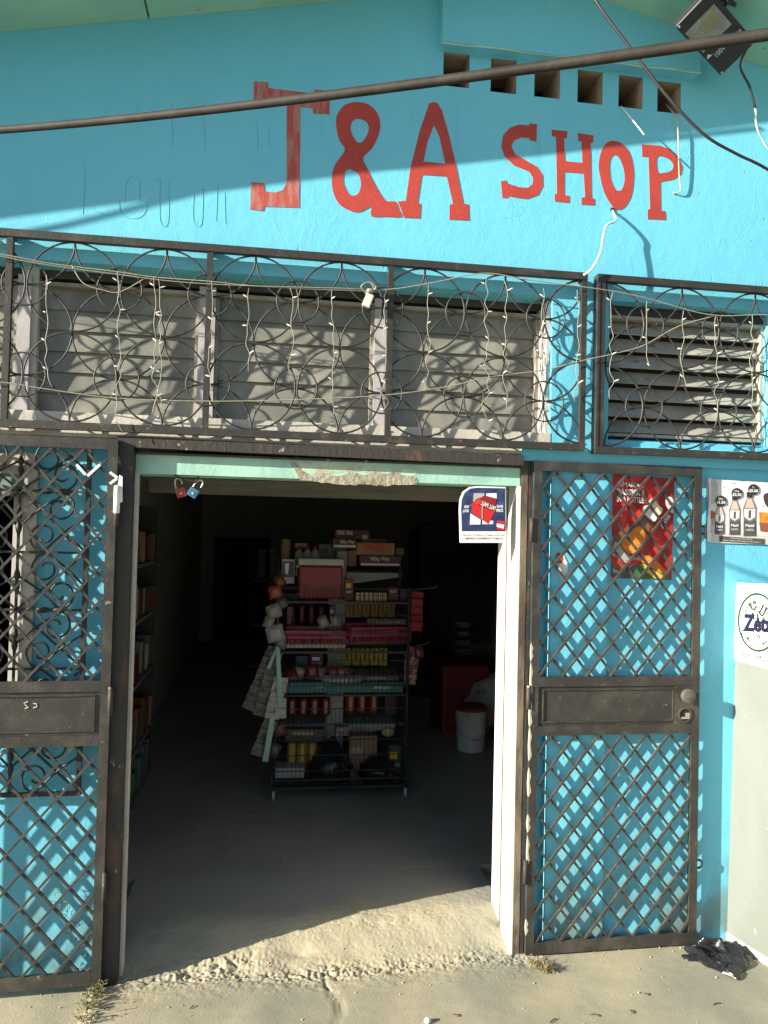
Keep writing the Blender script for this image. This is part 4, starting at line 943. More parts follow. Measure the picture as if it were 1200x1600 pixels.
def px_stone(px, py, s, label):
    c_ = gr(px, py); MBq = MB(); N = 9
    for j, zz in enumerate((0,.5,1)):
        for i in range(N):
            a = 6.283*i/N; r_ = s*(1-.35*zz)*random.uniform(.8,1.15); MBq.v.append(c_+Vector((r_*1.3*math.cos(a), r_*math.sin(a)*.8, zz*s*.6)))
    for j in range(2):
        for i in range(N): MBq.f.append((j*N+i, j*N+(i+1)%N, (j+1)*N+(i+1)%N, (j+1)*N+i))
    MBq.f.append(tuple(2*N+i for i in range(N)))
    tag(MBq.build('stone', mat('dark_stone', (.10,.095,.085), (.07,.06,.05), rough=.9)), label, 'stone')
px_stone(672+0, 1612, .03, 'flat dark stone at the bottom edge of the slab')

# ================================================================== PADLOCKS
for (px, py, colr, lb, rz_) in ((283,770,(.45,.035,.02),'red padlock hanging open from the lintel',-18),(302,770,(.05,.17,.30),'blue padlock hanging open from the lintel',30)):
    c_ = at(px, py, .02); Mr = Matrix.Rotation(R(rz_),3,'Y')
    pk = thing('padlock', lb, 'padlock', c_, group='padlocks hanging from the lintel')
    MB().rbox(c_, (.036,.018,.034), Mr, .003).build('body', mat('padlock_'+lb[:3], colr, tuple(x*.7 for x in colr), rough=.4, scale=20), pk)
    sh = [Vector((-.012,0,.017)),Vector((-.012,0,.036)),Vector((-.007,0,.050)),Vector((.003,0,.055)),Vector((.012,0,.047)),Vector((.013,0,.036)),Vector((.013,0,.030))]
    poly('shackle', [c_+Mr@p for p in sh], .0034, flat('padlock_steel', (.45,.43,.36), .3, metal=.7), pk, 7)
    MB().lathe(c_+Mr@Vector((0,-.0095,-.003)), [(.005,0),(.005,.0015)], 10, Matrix.Rotation(R(90),3,'X')).build('keyhole', M_print, pk)
hk = thing('hook', 'bent wire hook under the lintel holding the padlocks', 'hook', at(290,748,.02))
poly('wire', [at(272,742,.02), at(282,747,.015), at(292,750,.012), at(305,752,.015), at(310,744,.02)], .003, M_rust, hk, 5)

# ================================================================== INSIDE THE SHOP
FZ = .083
def bxo(name, label, cat, px0, px1, py0, py1, y, dep, mt, group=None, parts=None, bev=.003, rz=0.):
    """a box shaped good standing with its front at depth y"""
    a = at(px0, py1, y); b_ = at(px1, py0, y); a2 = at((px0+px1)/2, py1, y); b2 = at((px0+px1)/2, py0, y)
    c_ = Vector(((a.x+b_.x)/2, y+dep/2, (a2.z+b2.z)/2)); sz = (b_.x-a.x, dep, b2.z-a2.z)
    o = thing(name, label, cat, Vector((c_.x, y+dep/2, a2.z)), 0, group)
    MB().rbox(c_, sz, Matrix.Rotation(rz,3,'Z'), bev).build('body', mt, o)
    return o, c_, sz
M_rack = flat('rack_wire', (.030,.032,.033), .45, metal=.3)
M_shelf = flat('shelf_white', (.50,.50,.46), .5)
YR = 1.57
rk = thing('display_rack', 'black wheeled wire rack of snacks standing in the shop doorway', 'rack', (.45,1.8,FZ))
xl, xr_ = .085, .845; yb = 1.90
for x, y in ((xl,YR),(xr_,YR),(xl,yb),(xr_,yb)):
    MB().tube([(x,y,.15),(x,y,1.30 if y == YR else 1.45)], .009, 6).build('post', M_rack, rk)
    cs_ = MB().rbox((x,y,.137), (.022,.022,.028)).build('caster', M_rack, rk)
    MB().lathe((x-.008,y,.112), [(.006,0),(.028,.001),(.030,.008),(.028,.015),(.006,.016)], 14, Matrix.Rotation(R(90),3,'Y')).build('wheel', flat('caster_grey', (.45,.45,.43), .5), cs_)
def fence(z0, z1, x0=xl, x1=xr_, y=YR-.012, nrow=3, pitch=.024, r=.0017):
    q = MB(); n = int((x1-x0)/pitch)
    for i in range(n+1): x = x0+(x1-x0)*i/n; q.tube([(x,y,z0),(x,y,z1)], r, 3, cap=False)
    for j in range(nrow): zz = z0+(z1-z0)*j/(nrow-1); q.tube([(x0,y-.002,zz),(x1,y-.002,zz)], r*1.9, 4, cap=False)
    q.build('wire_front', M_rack, rk)
def tier(z): 
    q = MB()
    for i in range(20): x = xl+(xr_-xl)*i/19; q.tube([(x,YR,z),(x,yb,z)], .002, 3, cap=False)
    q.box(xl,xr_,YR,YR+.012,z-.012,z).box(xl,xr_,yb-.012,yb,z-.012,z).box(xl,xl+.012,YR+.0125,yb-.0125,z-.012,z).box(xr_-.012,xr_,YR+.0125,yb-.0125,z-.012,z)
    q.build('shelf', M_rack, rk)
zt = dict(t1=at(540,940,YR).z, t2=at(540,990,YR).z, t3=at(540,1018,YR).z, t4=at(540,1085,YR).z, t5=.16)
tier(zt['t1']); fence(zt['t1'], zt['t1']+.075); tier(zt['t3']); fence(zt['t3'], zt['t3']+.10)
tier(zt['t4']); fence(zt['t4'], zt['t4']+.10); tier(.16); fence(.16, .60, nrow=6)
fence(zt['t1']-.18, zt['t1']-.075, .40, xr_, nrow=2); fence(zt['t3']-.19, zt['t3']-.05, .40, xr_, nrow=2)
for s in (0, 1):
    q = MB(); x = (xl,xr_)[s]
    for i in range(14): y = YR+(yb-YR)*i/13; q.tube([(x,y,.16),(x,y,1.29)], .0017, 3, cap=False)
    for i in range(18): zz = .16+i*.066; q.tube([(x,YR,zz),(x,yb,zz)], .0017, 3, cap=False)
    q.build('wire_side', M_rack, rk)
MB().tube([(xl,YR-.02,.155),(xr_,YR-.02,.155)], .011, 6).build('base_rail', M_rack, rk)
MB().tube([(xl,YR-.02,.20),(xr_,YR-.02,.20)], .007, 6).build('base_rail', M_rack, rk)
# white gondola shelving behind it
gd = thing('shelf_unit', 'white metal shop shelving with tapered brackets behind the wire rack', 'shelving', (.5,2.2,FZ))
yg = 2.02
MB().box(at(515,900,yg).x, at(541,900,yg).x, yg, yg+.03, FZ+.02, at(530,845,yg).z).build('upright', M_shelf, gd)
MB().box(.10,.90,yg+.32,yg+.34,FZ,at(530,845,yg).z).build('back_panel', flat('pegboard', (.04,.04,.037), .8), gd)
gz = []
for py in (895, 985, 1050, 1128):
    zz = at(600, py, yg).z; gz.append(zz)
    MB().box(.10,.86,yg-.02,yg+.32,zz-.018,zz).build('shelf', M_shelf, gd)
    e0 = at(541,py,yg).x; e1 = at(628,py,yg).x; e2 = at(448,py,yg).x
    MB().sheet([(e0,yg-.03,zz),(e1,yg-.03,zz),(e1,yg-.03,zz-.022),(e0,yg-.03,zz-.075)], [], Vector((0,.008,0))).build('bracket', M_shelf, gd)
    if py in (1128,): MB().sheet([(e2,yg-.03,zz-.01),(e0-.10,yg-.03,zz-.01),(e0-.10,yg-.03,zz-.075),(e2,yg-.03,zz-.055)], [], Vector((0,.008,0))).build('bracket', M_shelf, gd)
# goods on top
M_card = mat('brown_card', (.34,.21,.11), (.28,.17,.09), rough=.8, scale=8)
M_choc = flat('choc_brown', (.12,.055,.03), .5)
cool, cc, sz = bxo('cool_box', 'red cool box with white lid on top of the wire rack', 'cool box', 466, 536, 884, 936, 1.60, .22, flat('cooler_red', (.26,.010,.014), .4), bev=.012)
MB().rbox((cc.x,cc.y,cc.z+sz[2]/2+.022), (sz[0]+.012,sz[1]+.014,.040), None, .010).build('lid', flat('cooler_white', (.50,.50,.47), .45), cool)
MB().tube([(cc.x-sz[0]/2-.008,cc.y,cc.z+.03),(cc.x-sz[0]/2-.012,cc.y-.09,cc.z+.09),(cc.x+sz[0]/2+.012,cc.y-.09,cc.z+.09),(cc.x+sz[0]/2+.008,cc.y,cc.z+.03)], .006, 6).build('handle', MATS['cooler_white'], cool)
tw, c_, sz = bxo('chocolate_box', 'tan chocolate bar carton with red lettering on top of the shelving', 'carton', 557, 617, 848, 868, 1.86, .2, flat('twix_tan', (.42,.22,.08), .5))
yq = 1.8585
text_px('TWIX', 569, 601, 850, 862, yq, 'lettering', flat('twix_red', (.60,.03,.02), .5), tw, .03)
mw, c_, sz = bxo('chocolate_box', 'long brown chocolate carton with cream script below the tan carton', 'carton', 562, 627, 868.5, 885, 1.84, .22, M_choc)
text_px('Milky Way', 579, 609, 870, 878, 1.8385, 'lettering', M_prw, mw, .01)
A = art(mw, 1.84); A([(564,880),(624,881),(624,884),(564,883)], M_prw, 2)
mw2, c_, sz = bxo('chocolate_box', 'dark brown chocolate carton on the upper left of the carton pile', 'carton', 520, 557, 842, 857, 1.86, .2, M_choc)
text_px('Milky Way', 532, 554, 844, 851, 1.8585, 'lettering', M_prw, mw2, .01); A = art(mw2, 1.86); A([(521,851),(556,852),(556,855.5),(521,855)], M_prw, 2)
mb_, c_, sz = bxo('carton', 'maroon carton with small pale labels at the top of the pile', 'carton', 523, 578, 828, 842, 1.88, .2, flat('maroon_card', (.12,.03,.04), .6))
A = art(mb_, 1.88); A([(527,829),(539,829),(539,835),(527,835)], M_grey, 2); A([(541,829),(551,830),(551,836),(541,835)], M_grey, 2); A([(566,836),(574,836),(574,842),(566,842)], M_grey, 2)
bxo('carton', 'upright cream and brown carton left of the tan chocolate carton', 'carton', 526, 543, 861, 887, 1.88, .12, flat('cream_card', (.45,.40,.32), .6)); bxo('carton', 'narrow brown printed carton under the chocolate cartons', 'carton', 543.5, 557, 860, 885, 1.88, .12, M_card)
def bottle3(name, label, cat, px, py0, py1, y, rpx, mt, capm, group=None):
    b0 = at(px, py1, y); t0 = at(px, py0, y); r_ = abs(at(px+rpx, py1, y).x-b0.x); h_ = t0.z-b0.z
    o = thing(name, label, cat, b0, 0, group)
    auto(MB().lathe(b0, [(r_*.92,0),(r_,h_*.05),(r_,h_*.6),(r_*.8,h_*.74),(r_*.42,h_*.82),(r_*.42,h_*.84)], 14).build('body', mt, o))
    auto(MB().lathe(b0+Vector((0,0,h_*.842)), [(r_*.5,0),(r_*.5,h_*.10),(r_*.42,h_*.158)], 12).build('cap', capm, o)); return o
M_cloud = flat('cloudy_plastic', (.55,.54,.47), .4); M_capr = flat('cap_red', (.50,.04,.03), .4)
b1 = bottle3('bottle', 'left hand cloudy red capped bottle of the three behind the cool box', 'bottle', 467, 853, 888, 1.92, 7, M_cloud, M_capr, 'red capped bottles behind the cool box')
for k, px in enumerate((480, 492)): dup(b1, at(px, 888, 1.92), None, ('middle','right hand')[k]+' cloudy red capped bottle of the three behind the cool box')
auto(tag(MB().lathe(at(446,885,1.95), [(.026,0),(.028,.01),(.028,.16),(.024,.17)], 14).build('canister', flat('yellow_tin', (.42,.30,.10), .5)), 'tall yellow canister at the left end behind the cool box', 'canister'))
jr, c_, sz = bxo('packet', 'white packet with dark print left of the cool box', 'packet', 440, 461, 874, 912, 1.70, .05, flat('packet_white', (.55,.54,.50), .5))
A = art(jr, 1.70); A([(441.5,877),(459,877),(459,902),(441.5,902)], M_dgrey, 2); A([(445,880),(452,880),(450,898),(446,896)], M_prw, 3)
bxo('jar', 'grey jar with white top left of the red capped bottles', 'jar', 461, 480, 849, 856, 1.98, .08, M_shelf)
# rows of small boxes on the shelving
def row(n, px0, px1, py0, py1, y, dep, mt, name, label, cat, group, stripe=None):
    first = None; wpx = (px1-px0)/n
    for i in range(n):
        a = px0+wpx*i+.4
        if first is None:
            first, c_, sz = bxo(name, label % ORD[i], cat, a, a+wpx-1, py0, py1, y, dep, mt, group, bev=.002); L0 = first.location.copy(); ax = at(a, py1, y).x
            if stripe: A = art(first, y); A([(a+wpx*.3,py0+1),(a+wpx*.62,py0+1),(a+wpx*.62,py1-(py1-py0)*.3),(a+wpx*.3,py1-(py1-py0)*.3)], stripe, 2)
        else:
            l = L0.copy(); l.x += at(a, py1, y).x-ax; l.z += at(a, py1, y).z-at(px0+.4, py1, y).z; dup(first, l, None, label % ORD[i])
row(7, 556, 605, 926, 939, 1.60, .06, flat('cream_box', (.62,.50,.28), .5), 'small_box', 'small cream box behind the top wire front, %s of its row', 'box', 'cream boxes on the rack top tier')
row(6, 540, 618, 941, 965, 1.98, .08, flat('amber_box', (.55,.30,.06), .5), 'small_box', 'amber box on the second white shelf, %s of its row', 'box', 'amber boxes on the second shelf', flat('amber_print', (.30,.10,.03), .5))
row(5, 535, 606, 1013, 1040, 1.98, .08, flat('bright_yellow_box', (.70,.55,.04), .5), 'small_box', 'bright yellow box on the third white shelf, %s of its row', 'box', 'yellow boxes on the third shelf', flat('yellow_print', (.35,.10,.03), .5))
def cans(n, px0, step, py0, py1, y, rpx, mt, bandm, name, label, cat, group):
    first = None
    for i in range(n):
        px = px0+step*i; b0 = at(px, py1, y)
        if first is None:
            t0 = at(px, py0, y); r_ = abs(at(px+rpx, py1, y).x-b0.x); h_ = t0.z-b0.z
            first = thing(name, label % ORD[i], cat, b0, 0, group)
            auto(MB().lathe(b0, [(r_*.9,0),(r_,h_*.05),(r_,h_*.93),(r_*.85,h_)], 14).build('body', mt, first))
            MB().sheet([b0+Vector((-r_*.35,-r_*1.01,h_*.15)), b0+Vector((r_*.35,-r_*1.01,h_*.15)), b0+Vector((r_*.35,-r_*1.01,h_*.85)), b0+Vector((-r_*.35,-r_*1.01,h_*.85))], [], Vector((0,.004,0))).build('label_panel', bandm, first)
        else: dup(first, b0, None, label % ORD[i])
M_canr = flat('can_red', (.32,.02,.02), .35)
cans(4, 456, 17.5, 1090, 1117, 1.99, 7.5, M_canr, flat('can_grey', (.40,.38,.36), .4), 'can', 'red can with grey panel on the lowest left shelf, %s of its row', 'can', 'red cans on the lower shelf')
cans(3, 547, 18, 1083, 1113, 1.99, 7, flat('sauce_red', (.45,.05,.015), .35), flat('sauce_label', (.60,.35,.20), .4), 'sauce_bottle', 'orange red sauce bottle right of the white upright, %s of three', 'bottle', 'sauce bottles on the lower shelf')
cans(4, 456, 15, 945, 975, 1.99, 6.5, flat('dark_cola', (.10,.01,.012), .3), flat('cola_label', (.20,.02,.03), .4), 'can', 'dark red can on the shelf above the pink baskets, %s of four', 'can', 'dark cans on the upper left shelf')
cans(3, 455, 16, 1160, 1205, 1.75, 8, flat('oil_yellow', (.40,.26,.05), .25), flat('oil_label', (.50,.40,.10), .4), 'oil_bottle', 'amber oil bottle in the bottom basket, %s of three', 'bottle', 'oil bottles in the bottom basket')
# pink baskets
def basket(label, px0, px1, py0, py1, y, dep, rz):
    a = at(px0,py1,y); b_ = at(px1,py0,y); c_ = Vector(((a.x+b_.x)/2, y+dep/2, at((px0+px1)/2,py1,y).z)); wd = b_.x-a.x; ht = at((px0+px1)/2,py0,y).z-c_.z
    o = thing('basket', label, 'basket', c_, rz, 'pink plastic baskets on the rack')
    pm = flat('pink_plastic', (.55,.05,.12), .4)
    q = MB(); X, Yh = wd/2, dep/2
    n = int(wd/.016)
    for sgn in (-1,1):
        for i in range(n+1):
            x = -X+wd*i/n; q.box(x-.003,x+.003,sgn*Yh-.002,sgn*Yh+.002,.006,ht-.012)
        q.box(-X,X,sgn*Yh-.0025,sgn*Yh+.0025,ht*.42,ht*.56)
        m_ = int(dep/.016)
        for i in range(m_+1):
            y_ = -Yh+dep*i/m_; q.box(sgn*X-.002,sgn*X+.002,y_-.003,y_+.003,.006,ht-.012)
    q.build('lattice_side', pm, o, local=True)
    MB().box(-X,X,-Yh,Yh,0,.0055).build('base', pm, o, local=True)
    q = MB(); q.box(-X-.004,X+.004,-Yh-.005,-Yh+.004,ht-.012,ht).box(-X-.004,X+.004,Yh-.004,Yh+.005,ht-.012,ht).box(-X-.005,-X+.004,-Yh+.0045,Yh-.0045,ht-.012,ht).box(X-.004,X+.005,-Yh+.0045,Yh-.0045,ht-.012,ht)
    q.build('rim', pm, o, local=True)
basket('pink plastic basket on the left of the middle rack tier', 447, 540, 986, 1006, 1.60, .22, 0); basket('pink plastic basket tilted on the right of the middle rack tier', 545, 640, 980, 1004, 1.61, .22, R(7))
bxo('biscuit_pack', 'long tan biscuit pack lying below the left pink basket', 'packet', 446, 541, 1006.5, 1013, 1.585, .05, flat('biscuit_tan', (.55,.42,.28), .5), bev=.008)
# snack bags on tier four and teal tray
def pillow(name, label, cat, c_, sx, sz_, dep, mt, group=None, rot=None):
    q = MB(); N = 9; M_ = rot or Matrix.Identity(3)
    for sgn in (-1, 1):
        b0 = len(q.v)
        for j in range(N):
            for i in range(N):
                u, v = i/(N-1)*2-1, j/(N-1)*2-1; k = (1-u**4)*(1-v**4)
                q.v.append(Vector(c_) + M_@Vector((u*sx/2, sgn*dep/2*k + .004*noise.noise(Vector((u*3+c_[0]*50,v*3,sgn)))*k, v*sz_/2)))
        for j in range(N-1):
            for i in range(N-1): a = b0+j*N+i; q.f.append((a,a+1,a+N+1,a+N))
    return tag(q.build(name, mt, smooth=True), label, cat, group)
snack_m = [flat('snack_red', (.16,.025,.025), .25), flat('snack_clear', (.35,.28,.24), .2), flat('snack_brown', (.22,.10,.05), .3)]
for k in range(9):
    c_ = at(455+k*11, 1052+random.uniform(-5,5), 1.64+.05*(k % 3))
    pillow('snack_bag', 'glossy %s snack bag heaped above the teal tray, %s in the heap' % (('red','clear','brown')[k % 3], (ORD+['eighth from left','ninth from left'])[k]), 'snack bag', c_, .075, .085, .04, snack_m[k % 3], 'snack bags heaped above the teal tray', Matrix.Rotation(random.uniform(-.7,.7),3,'Y')@Matrix.Rotation(random.uniform(-.5,.3),3,'X'))
pillow('bread_bag', 'flat grey plastic bread bag lying in the middle above the teal tray', 'bread bag', at(535,1062,1.62), .24, .05, .08, flat('grey_film', (.40,.38,.42), .25))
pillow('bun_bag', 'round orange bun in clear wrap above the teal tray', 'bun', at(532,1050,1.66), .07, .05, .06, flat('bun_orange', (.40,.17,.09), .35))
ty, c_, sz = bxo('tray', 'teal crate edge with white print across the fourth rack tier', 'tray', 444, 630, 1066, 1083, 1.585, .28, flat('teal_plastic', (.015,.16,.14), .4))
text_px('FRESH', 492, 506, 1071, 1076, 1.583, 'lettering', M_grey, ty, .02); text_px('BAKERY', 585, 612, 1071, 1076, 1.583, 'lettering', M_prw, ty, .02)
# bottom basket contents
def blob(name, label, cat, c_, r_, mt, squash=.8, top=.0):
    q = MB(); N, Mm = 26, 16
    for j in range(Mm+1):
        th = math.pi*j/Mm
        for i in range(N):
            ph = 6.28318*i/N; d = Vector((math.sin(th)*math.cos(ph), math.sin(th)*math.sin(ph), -math.cos(th)))
            k = 1+.22*noise.noise(d*2.2+Vector(c_)*9)+.13*(1-abs(noise.noise(d*5+Vector(c_)*5))*2)
            p = d*r_*k; p.z = p.z*squash + (top*max(0,d.z)**6)
            p.z = max(p.z, -r_*.62)
            q.v.append(Vector(c_)+p)
    for j in range(Mm):
        for i in range(N): q.f.append((j*N+i, j*N+(i+1) % N, (j+1)*N+(i+1) % N, (j+1)*N+i))
    return tag(q.build(name, mt, smooth=True), label, cat)
blob('plastic_bag', 'black plastic bag with knotted top in the middle of the bottom rack basket', 'plastic bag', at(515,1200,1.70), .12, bagM, .9, .07)
blob('plastic_bag', 'black plastic bag slumped at the right of the bottom rack basket', 'plastic bag', at(590,1205,1.70), .105, bagM, .75)
cb, c_, sz = bxo('carton', 'plain brown cardboard carton in the bottom rack basket behind the bags', 'carton', 545, 590, 1150, 1215, 1.78, .1, M_card); A = art(cb, 1.78); A([(548,1168),(566,1168),(566,1178),(548,1178)], M_grey, 2)
blob('onion', 'pale yellow onion on the ledge at the right of the bottom tier', 'vegetable', at(606,1143,1.66), .035, flat('onion_yellow', (.50,.42,.20), .5), .8)
bxo('packet', 'grey packet lying at the left of the bottom rack basket', 'packet', 430, 476, 1200, 1216, 1.60, .12, flat('packet_grey', (.40,.40,.38), .5))
# hanging goods on the left of the rack
M_sach = [mat('sachet_foil', (.24,.23,.19), (.13,.12,.10), rough=.35, scale=40, lo=.4, hi=.6), mat('sachet_pale', (.50,.50,.44), (.34,.33,.28), rough=.35, scale=50)]
def strip(label, p0, p1, y, n, wpx, mt, dep=.022):
    a = at(*p0, y); b_ = at(*p1, y); d = b_-a; ang = math.atan2(d.x, -d.z); o = thing('sachet_strip', label, 'sachets', a)
    for i in range(n):
        c_ = a.lerp(b_, (i+.5)/n); M_ = Matrix.Rotation(-ang+random.uniform(-.08,.08),3,'Y')@Matrix.Rotation(random.uniform(.15,.5),3,'X')
        q = MB(); wd = wpx*.00365*random.uniform(.92,1.05); hh = d.length/n*1.25
        q.rbox(c_+Vector((0,random.uniform(-.006,.006),0)), (wd, dep*.5, hh), M_, .003); q.build('sachet', mt, o)
strip('long strip of dull foil sachets fanned furthest left on the rack', (430,1012), (388,1108), 1.52, 11, 22, M_sach[0]); strip('dark strip of foil sachets between the fanned strip and the mint ribbon', (432,1020), (404,1118), 1.50, 11, 20, M_sach[0])
strip('pale strip of sachets hanging down the mint ribbon', (440,1058), (424,1122), 1.48, 8, 22, M_sach[1]); strip('short bunch of pale sachets clipped in front of the mint ribbon', (438,1092), (438,1122), 1.47, 4, 18, M_sach[1]); strip('low strip of brown sachets hanging to the rack base', (424,1125), (402,1180), 1.50, 7, 22, M_sach[0])
M_rib = flat('mint_ribbon', (.34,.52,.38), .5)
for lb, l in (('upper mint hanger ribbon of the sachet strips', [(431,1010),(437,1012),(442,1105),(434,1105)]), ('lower mint hanger ribbon reaching to the rack base', [(422,1120),(430,1120),(419,1190),(410,1190)]), ('slanting mint hanger ribbon beside the upper ribbon', [(431,1011),(434,1013),(422,1046),(417,1044)])):
    yy = 1.455 if 'upper mint' in lb else 1.465
    tag(MB().sheet([at(a,b_,yy) for a, b_ in l], [], Vector((0,.003,0))).build('ribbon', M_rib), lb, 'ribbon')
for (px, py, s, col_, lb) in ((430,925,.075,(.40,.10,.05),'orange red packet hanging at the top left corner of the rack'),(428,955,.085,(.34,.33,.30),'grey labelled packet hanging below the orange packet'),(430,990,.10,(.40,.40,.38),'clear bulging bag hanging beside the pink baskets'),(424,1022,.07,(.25,.25,.24),'small dark clear bag hanging above the sachet strips')):
    pillow('hanging_packet', lb, 'packet', at(px, py, 1.56), s, s*.95, .05, flat('pk_%d' % px+str(py), col_, .25), None, Matrix.Rotation(random.uniform(-.4,.4),3,'Y'))
strip('string of dark red sachets hanging from the right rack corner', (652,925), (650,985), 1.60, 5, 20, flat('sachet_red', (.30,.03,.04), .35)); strip('string of thin silver and red sticks hanging low on the right of the rack', (645,1012), (640,1068), 1.60, 4, 22, mat('stick_mix', (.35,.28,.22), (.25,.03,.03), rough=.35, scale=60, lo=.45, hi=.55))
hkM = flat('hook_steel', (.5,.5,.48), .3, metal=.8)
for lb, p0, p1 in (('thin steel hook arm at the upper right of the rack', (640,922), (684,918)), ('thin steel hook arm at the middle right of the rack', (640,1012), (672,1004))):
    a, b_ = at(*p0, 1.62), at(*p1, 1.50); tag(MB().tube([a, a.lerp(b_,.9), b_+Vector((0,0,.012))], .003, 5).build('steel_hook', hkM), lb, 'hook')

extra = [  # name, label, cat, px0, px1, py0, py1, y, depth, colour
 ('carton','grey carton behind the red caps left of the chocolate pile','carton',497,519,850,884,1.96,.12,(.20,.20,.19)),
 ('carton','small ochre carton at the right end of the chocolate pile','carton',618,631,856,868,1.9,.1,(.22,.14,.06)),
 ('carton','flat dark carton on top of the tan chocolate carton','carton',566,604,842,847.5,1.9,.14,(.10,.05,.04)),
 ('packet','dark crimson packet beside the cool box','packet',538,553,905,938,1.62,.06,(.20,.02,.03)),
 ('carton','wine red carton at the right of the top wire tier','carton',607,624,918,938,1.62,.08,(.17,.03,.035)),
 ('carton','dark plum carton at the right end of the top wire tier','carton',625,641,920,938,1.62,.08,(.12,.025,.03)),
 ('packet','brown packet under the cream boxes of the top tier','packet',575,640,967,976,1.66,.1,(.16,.10,.06)),
 ('packet','dark maroon packet at the left of the second tier','packet',448,456,948,976,1.70,.06,(.13,.02,.02)),
 ('packet','black and red packet right of the dark cans','packet',514,524,946,976,1.72,.06,(.08,.02,.02)),
 ('packet','flat brown board of eggs at the right above the teal tray','packet',560,622,1056,1066,1.64,.2,(.22,.18,.13)),
 ('packet','dull blue packet behind the snack heap','packet',462,482,1025,1046,1.80,.05,(.05,.07,.14)),
 ('packet','dark red packet behind the snack heap','packet',484,506,1022,1046,1.80,.05,(.17,.03,.03)),
 ('carton','dark brown carton at the right of the lowest shelf','carton',602,622,1088,1117,1.98,.1,(.10,.06,.04)),
 ('carton','small black carton at the left above the bottom basket','carton',447,454,1092,1117,1.98,.1,(.04,.04,.04)),
 ('carton','wide brown carton lying behind the oil bottles','carton',446,508,1140,1160,1.82,.08,(.20,.13,.07)),
 ('packet','pale packet wedged above the bottom bags','packet',524,545,1136,1150,1.72,.08,(.26,.24,.20)),
 ('packet','dull green packet at the right of the bottom basket','packet',606,628,1165,1215,1.74,.08,(.06,.09,.05))]
for nm, lb, ct, a0, a1, c0, c1_, yy, dp, colr in extra:
    o, c_, sz = bxo(nm, lb, ct, a0, a1, c0, c1_, yy, dp, flat('g_%s%d%d' % (nm, a0, c0), colr, .5), bev=.003, rz=random.uniform(-.08,.08))
    A = art(o, yy-.006); w0, h0 = a1-a0, c1_-c0
    if w0 > 9 and h0 > 7:
        A([(a0+w0*.18,c0+h0*.2),(a0+w0*.7,c0+h0*.2),(a0+w0*.7,c0+h0*.42),(a0+w0*.18,c0+h0*.42)], random.choice((M_grey,M_dgrey,M_prw,M_yel)), 2); A([(a0+w0*.18,c0+h0*.55),(a0+w0*.85,c0+h0*.55),(a0+w0*.85,c0+h0*.66),(a0+w0*.18,c0+h0*.66)], random.choice((M_grey,M_dgrey,M_redp)), 2)
for k, (px, py, sx_, colr, lb) in enumerate(((437,908,.06,(.20,.06,.04),'rust red packet hanging above the orange one'),(441,942,.055,(.12,.12,.11),'dark clear packet hanging close to the top tier edge'),(420,972,.06,(.28,.28,.26),'pale packet hanging out furthest beside the bulging bag'),(438,1004,.07,(.22,.21,.19),'creased grey bag hanging below the bulging bag'),(436,1140,.075,(.11,.05,.04),'brown bag hanging at the lower left corner post'),(428,1172,.07,(.13,.08,.07),'dull brown bag hanging lowest at the left corner post'),(505,972,.06,(.25,.25,.25),'clear small bag lying on the left pink basket'),(524,970,.055,(.32,.32,.31),'white labelled bag lying between the pink baskets'),(655,1020,.06,(.16,.03,.03),'dark red bag hanging at the right hand corner'))):
    pillow('hanging_packet', lb, 'packet', at(px, py, 1.57 if px < 500 or px > 600 else 1.60), sx_, sx_*1.15, .045, flat('hp_%d' % k, colr, .22, bump=.5, bscale=40, bdist=.01), None, Matrix.Rotation(random.uniform(-.5,.5),3,'Y'))
# right hand side: bucket, sack, red crate, tall fridge
cB_ = gr(735,1172,FZ)
bk = thing('bucket', 'white plastic bucket with dark red lid on the shop floor', 'bucket', cB_)
auto(MB().lathe(cB_, [(.088,0),(.096,.006),(.112,.285),(.116,.29)], 28).build('pail', flat('bucket_white', (.62,.61,.57), .45), bk))
auto(MB().lathe(cB_+Vector((0,0,.2905)), [(.120,0),(.122,.02),(.112,.028),(.10,.026)], 28).build('lid', flat('lid_red', (.22,.03,.02), .4), bk))
poly('handle', [cB_+Vector((-.116,0,.24)), cB_+Vector((-.10,-.075,.15)), cB_+Vector((0,-.125,.10)), cB_+Vector((.10,-.075,.15)), cB_+Vector((.116,0,.24))], .0035, hkM, bk)
text_px('TOTAL', 722, 734, 1115, 1121, cB_.y-.118, 'lettering', flat('bucket_print', (.35,.10,.08), .5), bk, .0)
sk = blob('sack', 'white woven sack of rice slumped behind the bucket', 'sack', gr(775,1150,FZ)+Vector((.02,.12,.22)), .23, mat('sack_white', (.50,.49,.45), (.40,.39,.36), rough=.8, scale=30, bump=.3, bscale=120), .95)
text_px('RICE', 742, 758, 1078, 1084, sk.data.vertices[0].co.y-.26, 'lettering', M_dgrey, sk, .03)
rc, c_, sz = bxo('crate', 'dark red plastic drinks crate standing behind the bucket', 'crate', 690, 765, 1040, 1150, 2.95, .45, flat('crate_red', (.22,.012,.015), .5), bev=.02)
for i in range(4): MB().box(c_.x-sz[0]/2+.02,c_.x+sz[0]/2-.02,c_.y-sz[1]/2-.006,c_.y-sz[1]/2-.0005,c_.z-sz[2]/2+.05+i*.075,c_.z-sz[2]/2+.085+i*.075).build('rib', flat('crate_rib', (.17,.01,.012), .5), rc)
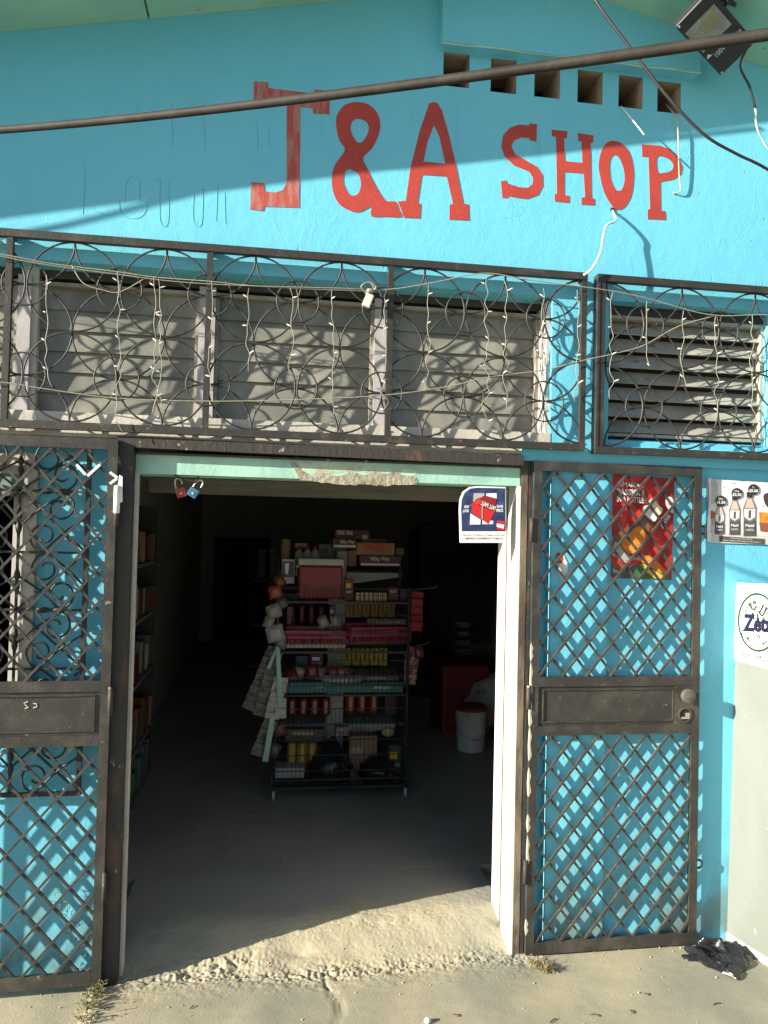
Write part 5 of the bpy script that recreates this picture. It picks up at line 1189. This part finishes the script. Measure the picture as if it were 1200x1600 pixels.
# dark rounded fridge
fx0, fx1 = at(655,900,4.2).x, at(790,900,4.2).x; ft = at(715,812,4.2).z
ol = [(fx0,FZ)]+[(fx0+(fx1-fx0)*(.5-.5*math.cos(math.pi*i/14)), ft-.16+.16*math.sin(math.pi*i/14)) for i in range(15)]+[(fx1,FZ)]
fg = thing('drinks_fridge', 'dark round topped drinks fridge at the back right of the shop', 'fridge', ((fx0+fx1)/2,4.5,FZ))
MB().sheet([(a,4.2,b_) for a, b_ in ol], [], Vector((0,.6,0))).build('body', M_roomdark, fg)
MB().box(fx0+.05,fx1-.05,4.185,4.1995,FZ+.15,ft-.25).build('door', mat('fridge_glass', (.015,.017,.02), rough=.1), fg)
MB().tube([(fx0+.09,4.16,FZ+.6),(fx0+.09,4.16,FZ+1.1)], .012, 6).build('handle', M_rack, fg)
# stack of tyre-like coiled tins in front of the fridge, as dim shapes
for k in range(5):
    tag(auto(MB().lathe(at(722,1035-14*k,3.4), [(.07,0),(.075,.01),(.075,.04),(.07,.045)], 18).build('tin', flat('dull_tin', (.16,.16,.15), .35, metal=.5))), 'dull tin in the column in front of the fridge, %s' % ('lowest','second from the bottom','middle one','second from the top','topmost')[k], 'tin', 'tins stacked by the fridge')
# left hand shelf
ls = thing('wall_shelf', 'long dark shelf unit along the left inside wall of the shop', 'shelving', (-.74,1.4,FZ))
sy0, sy1, sx0, sx1 = .62, 2.1, -.859, -.655
lz = [FZ+.06,.42,.78,1.12,1.42]
for zz in lz: MB().box(sx0,sx1,sy0,sy1,zz-.02,zz).build('shelf', flat('shelf_board', (.16,.15,.13), .6), ls)
for y in (sy0-.03,sy1+.001): MB().box(sx0,sx1-.02,y,y+.029,FZ,1.75).build('upright', M_roomdark, ls)
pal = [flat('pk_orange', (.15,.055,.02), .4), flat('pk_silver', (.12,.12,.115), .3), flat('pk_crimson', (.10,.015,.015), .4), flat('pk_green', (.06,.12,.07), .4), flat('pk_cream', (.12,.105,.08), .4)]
names = ['orange','silver','crimson','green','cream']; lv = ['bottom','second','third','fourth','top']
for si, zz in enumerate(lz):
    OF = ['first','second','third','fourth','fifth','sixth','seventh','eighth','ninth','tenth']
    for k in range(10):
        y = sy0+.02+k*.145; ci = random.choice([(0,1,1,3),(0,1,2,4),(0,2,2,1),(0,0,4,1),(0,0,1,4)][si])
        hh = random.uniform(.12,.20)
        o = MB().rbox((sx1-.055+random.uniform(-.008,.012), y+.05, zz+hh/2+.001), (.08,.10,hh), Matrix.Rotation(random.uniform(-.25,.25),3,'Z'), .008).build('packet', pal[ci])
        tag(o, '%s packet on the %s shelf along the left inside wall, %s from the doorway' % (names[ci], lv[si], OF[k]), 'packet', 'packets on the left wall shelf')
# far shelf glimpsed behind the rack's left
fs = thing('wall_shelf', 'dim wall shelf at the back of the shop left of the wire rack', 'shelving', at(412,930,5.5))
a, b_ = at(395,905,5.5), at(440,905,5.5)
for py in (905, 975, 1040): zz = at(418,py,5.5).z; MB().box(a.x,b_.x+.3,5.5,5.9,zz-.03,zz).build('shelf', flat('far_shelf', (.20,.19,.17), .6), fs)
MB().box(a.x-.03,a.x-.001,5.5,5.9,FZ,at(418,850,5.5).z).build('upright', M_roomdark, fs)
for k, (col_, lb) in enumerate((((.06,.12,.28),'blue tub on the top of the dim back shelf'),((.30,.22,.10),'tan tub beside the blue tub on the dim back shelf'))):
    o, c_, sz = bxo('tub', lb, 'tub', 402+18*k, 416+18*k, 862, 904, 5.55, .2, flat('tub%d' % k, col_, .4), bev=.02)
    MB().rbox((c_.x,c_.y,c_.z+sz[2]/2+.012), (sz[0]+.01,sz[1]+.01,.022), None, .005).build('lid', M_shelf, o)
print('objects', len(bpy.data.objects), 'tris', sum(len(o.data.polygons) for o in bpy.data.objects if o.type == 'MESH'))
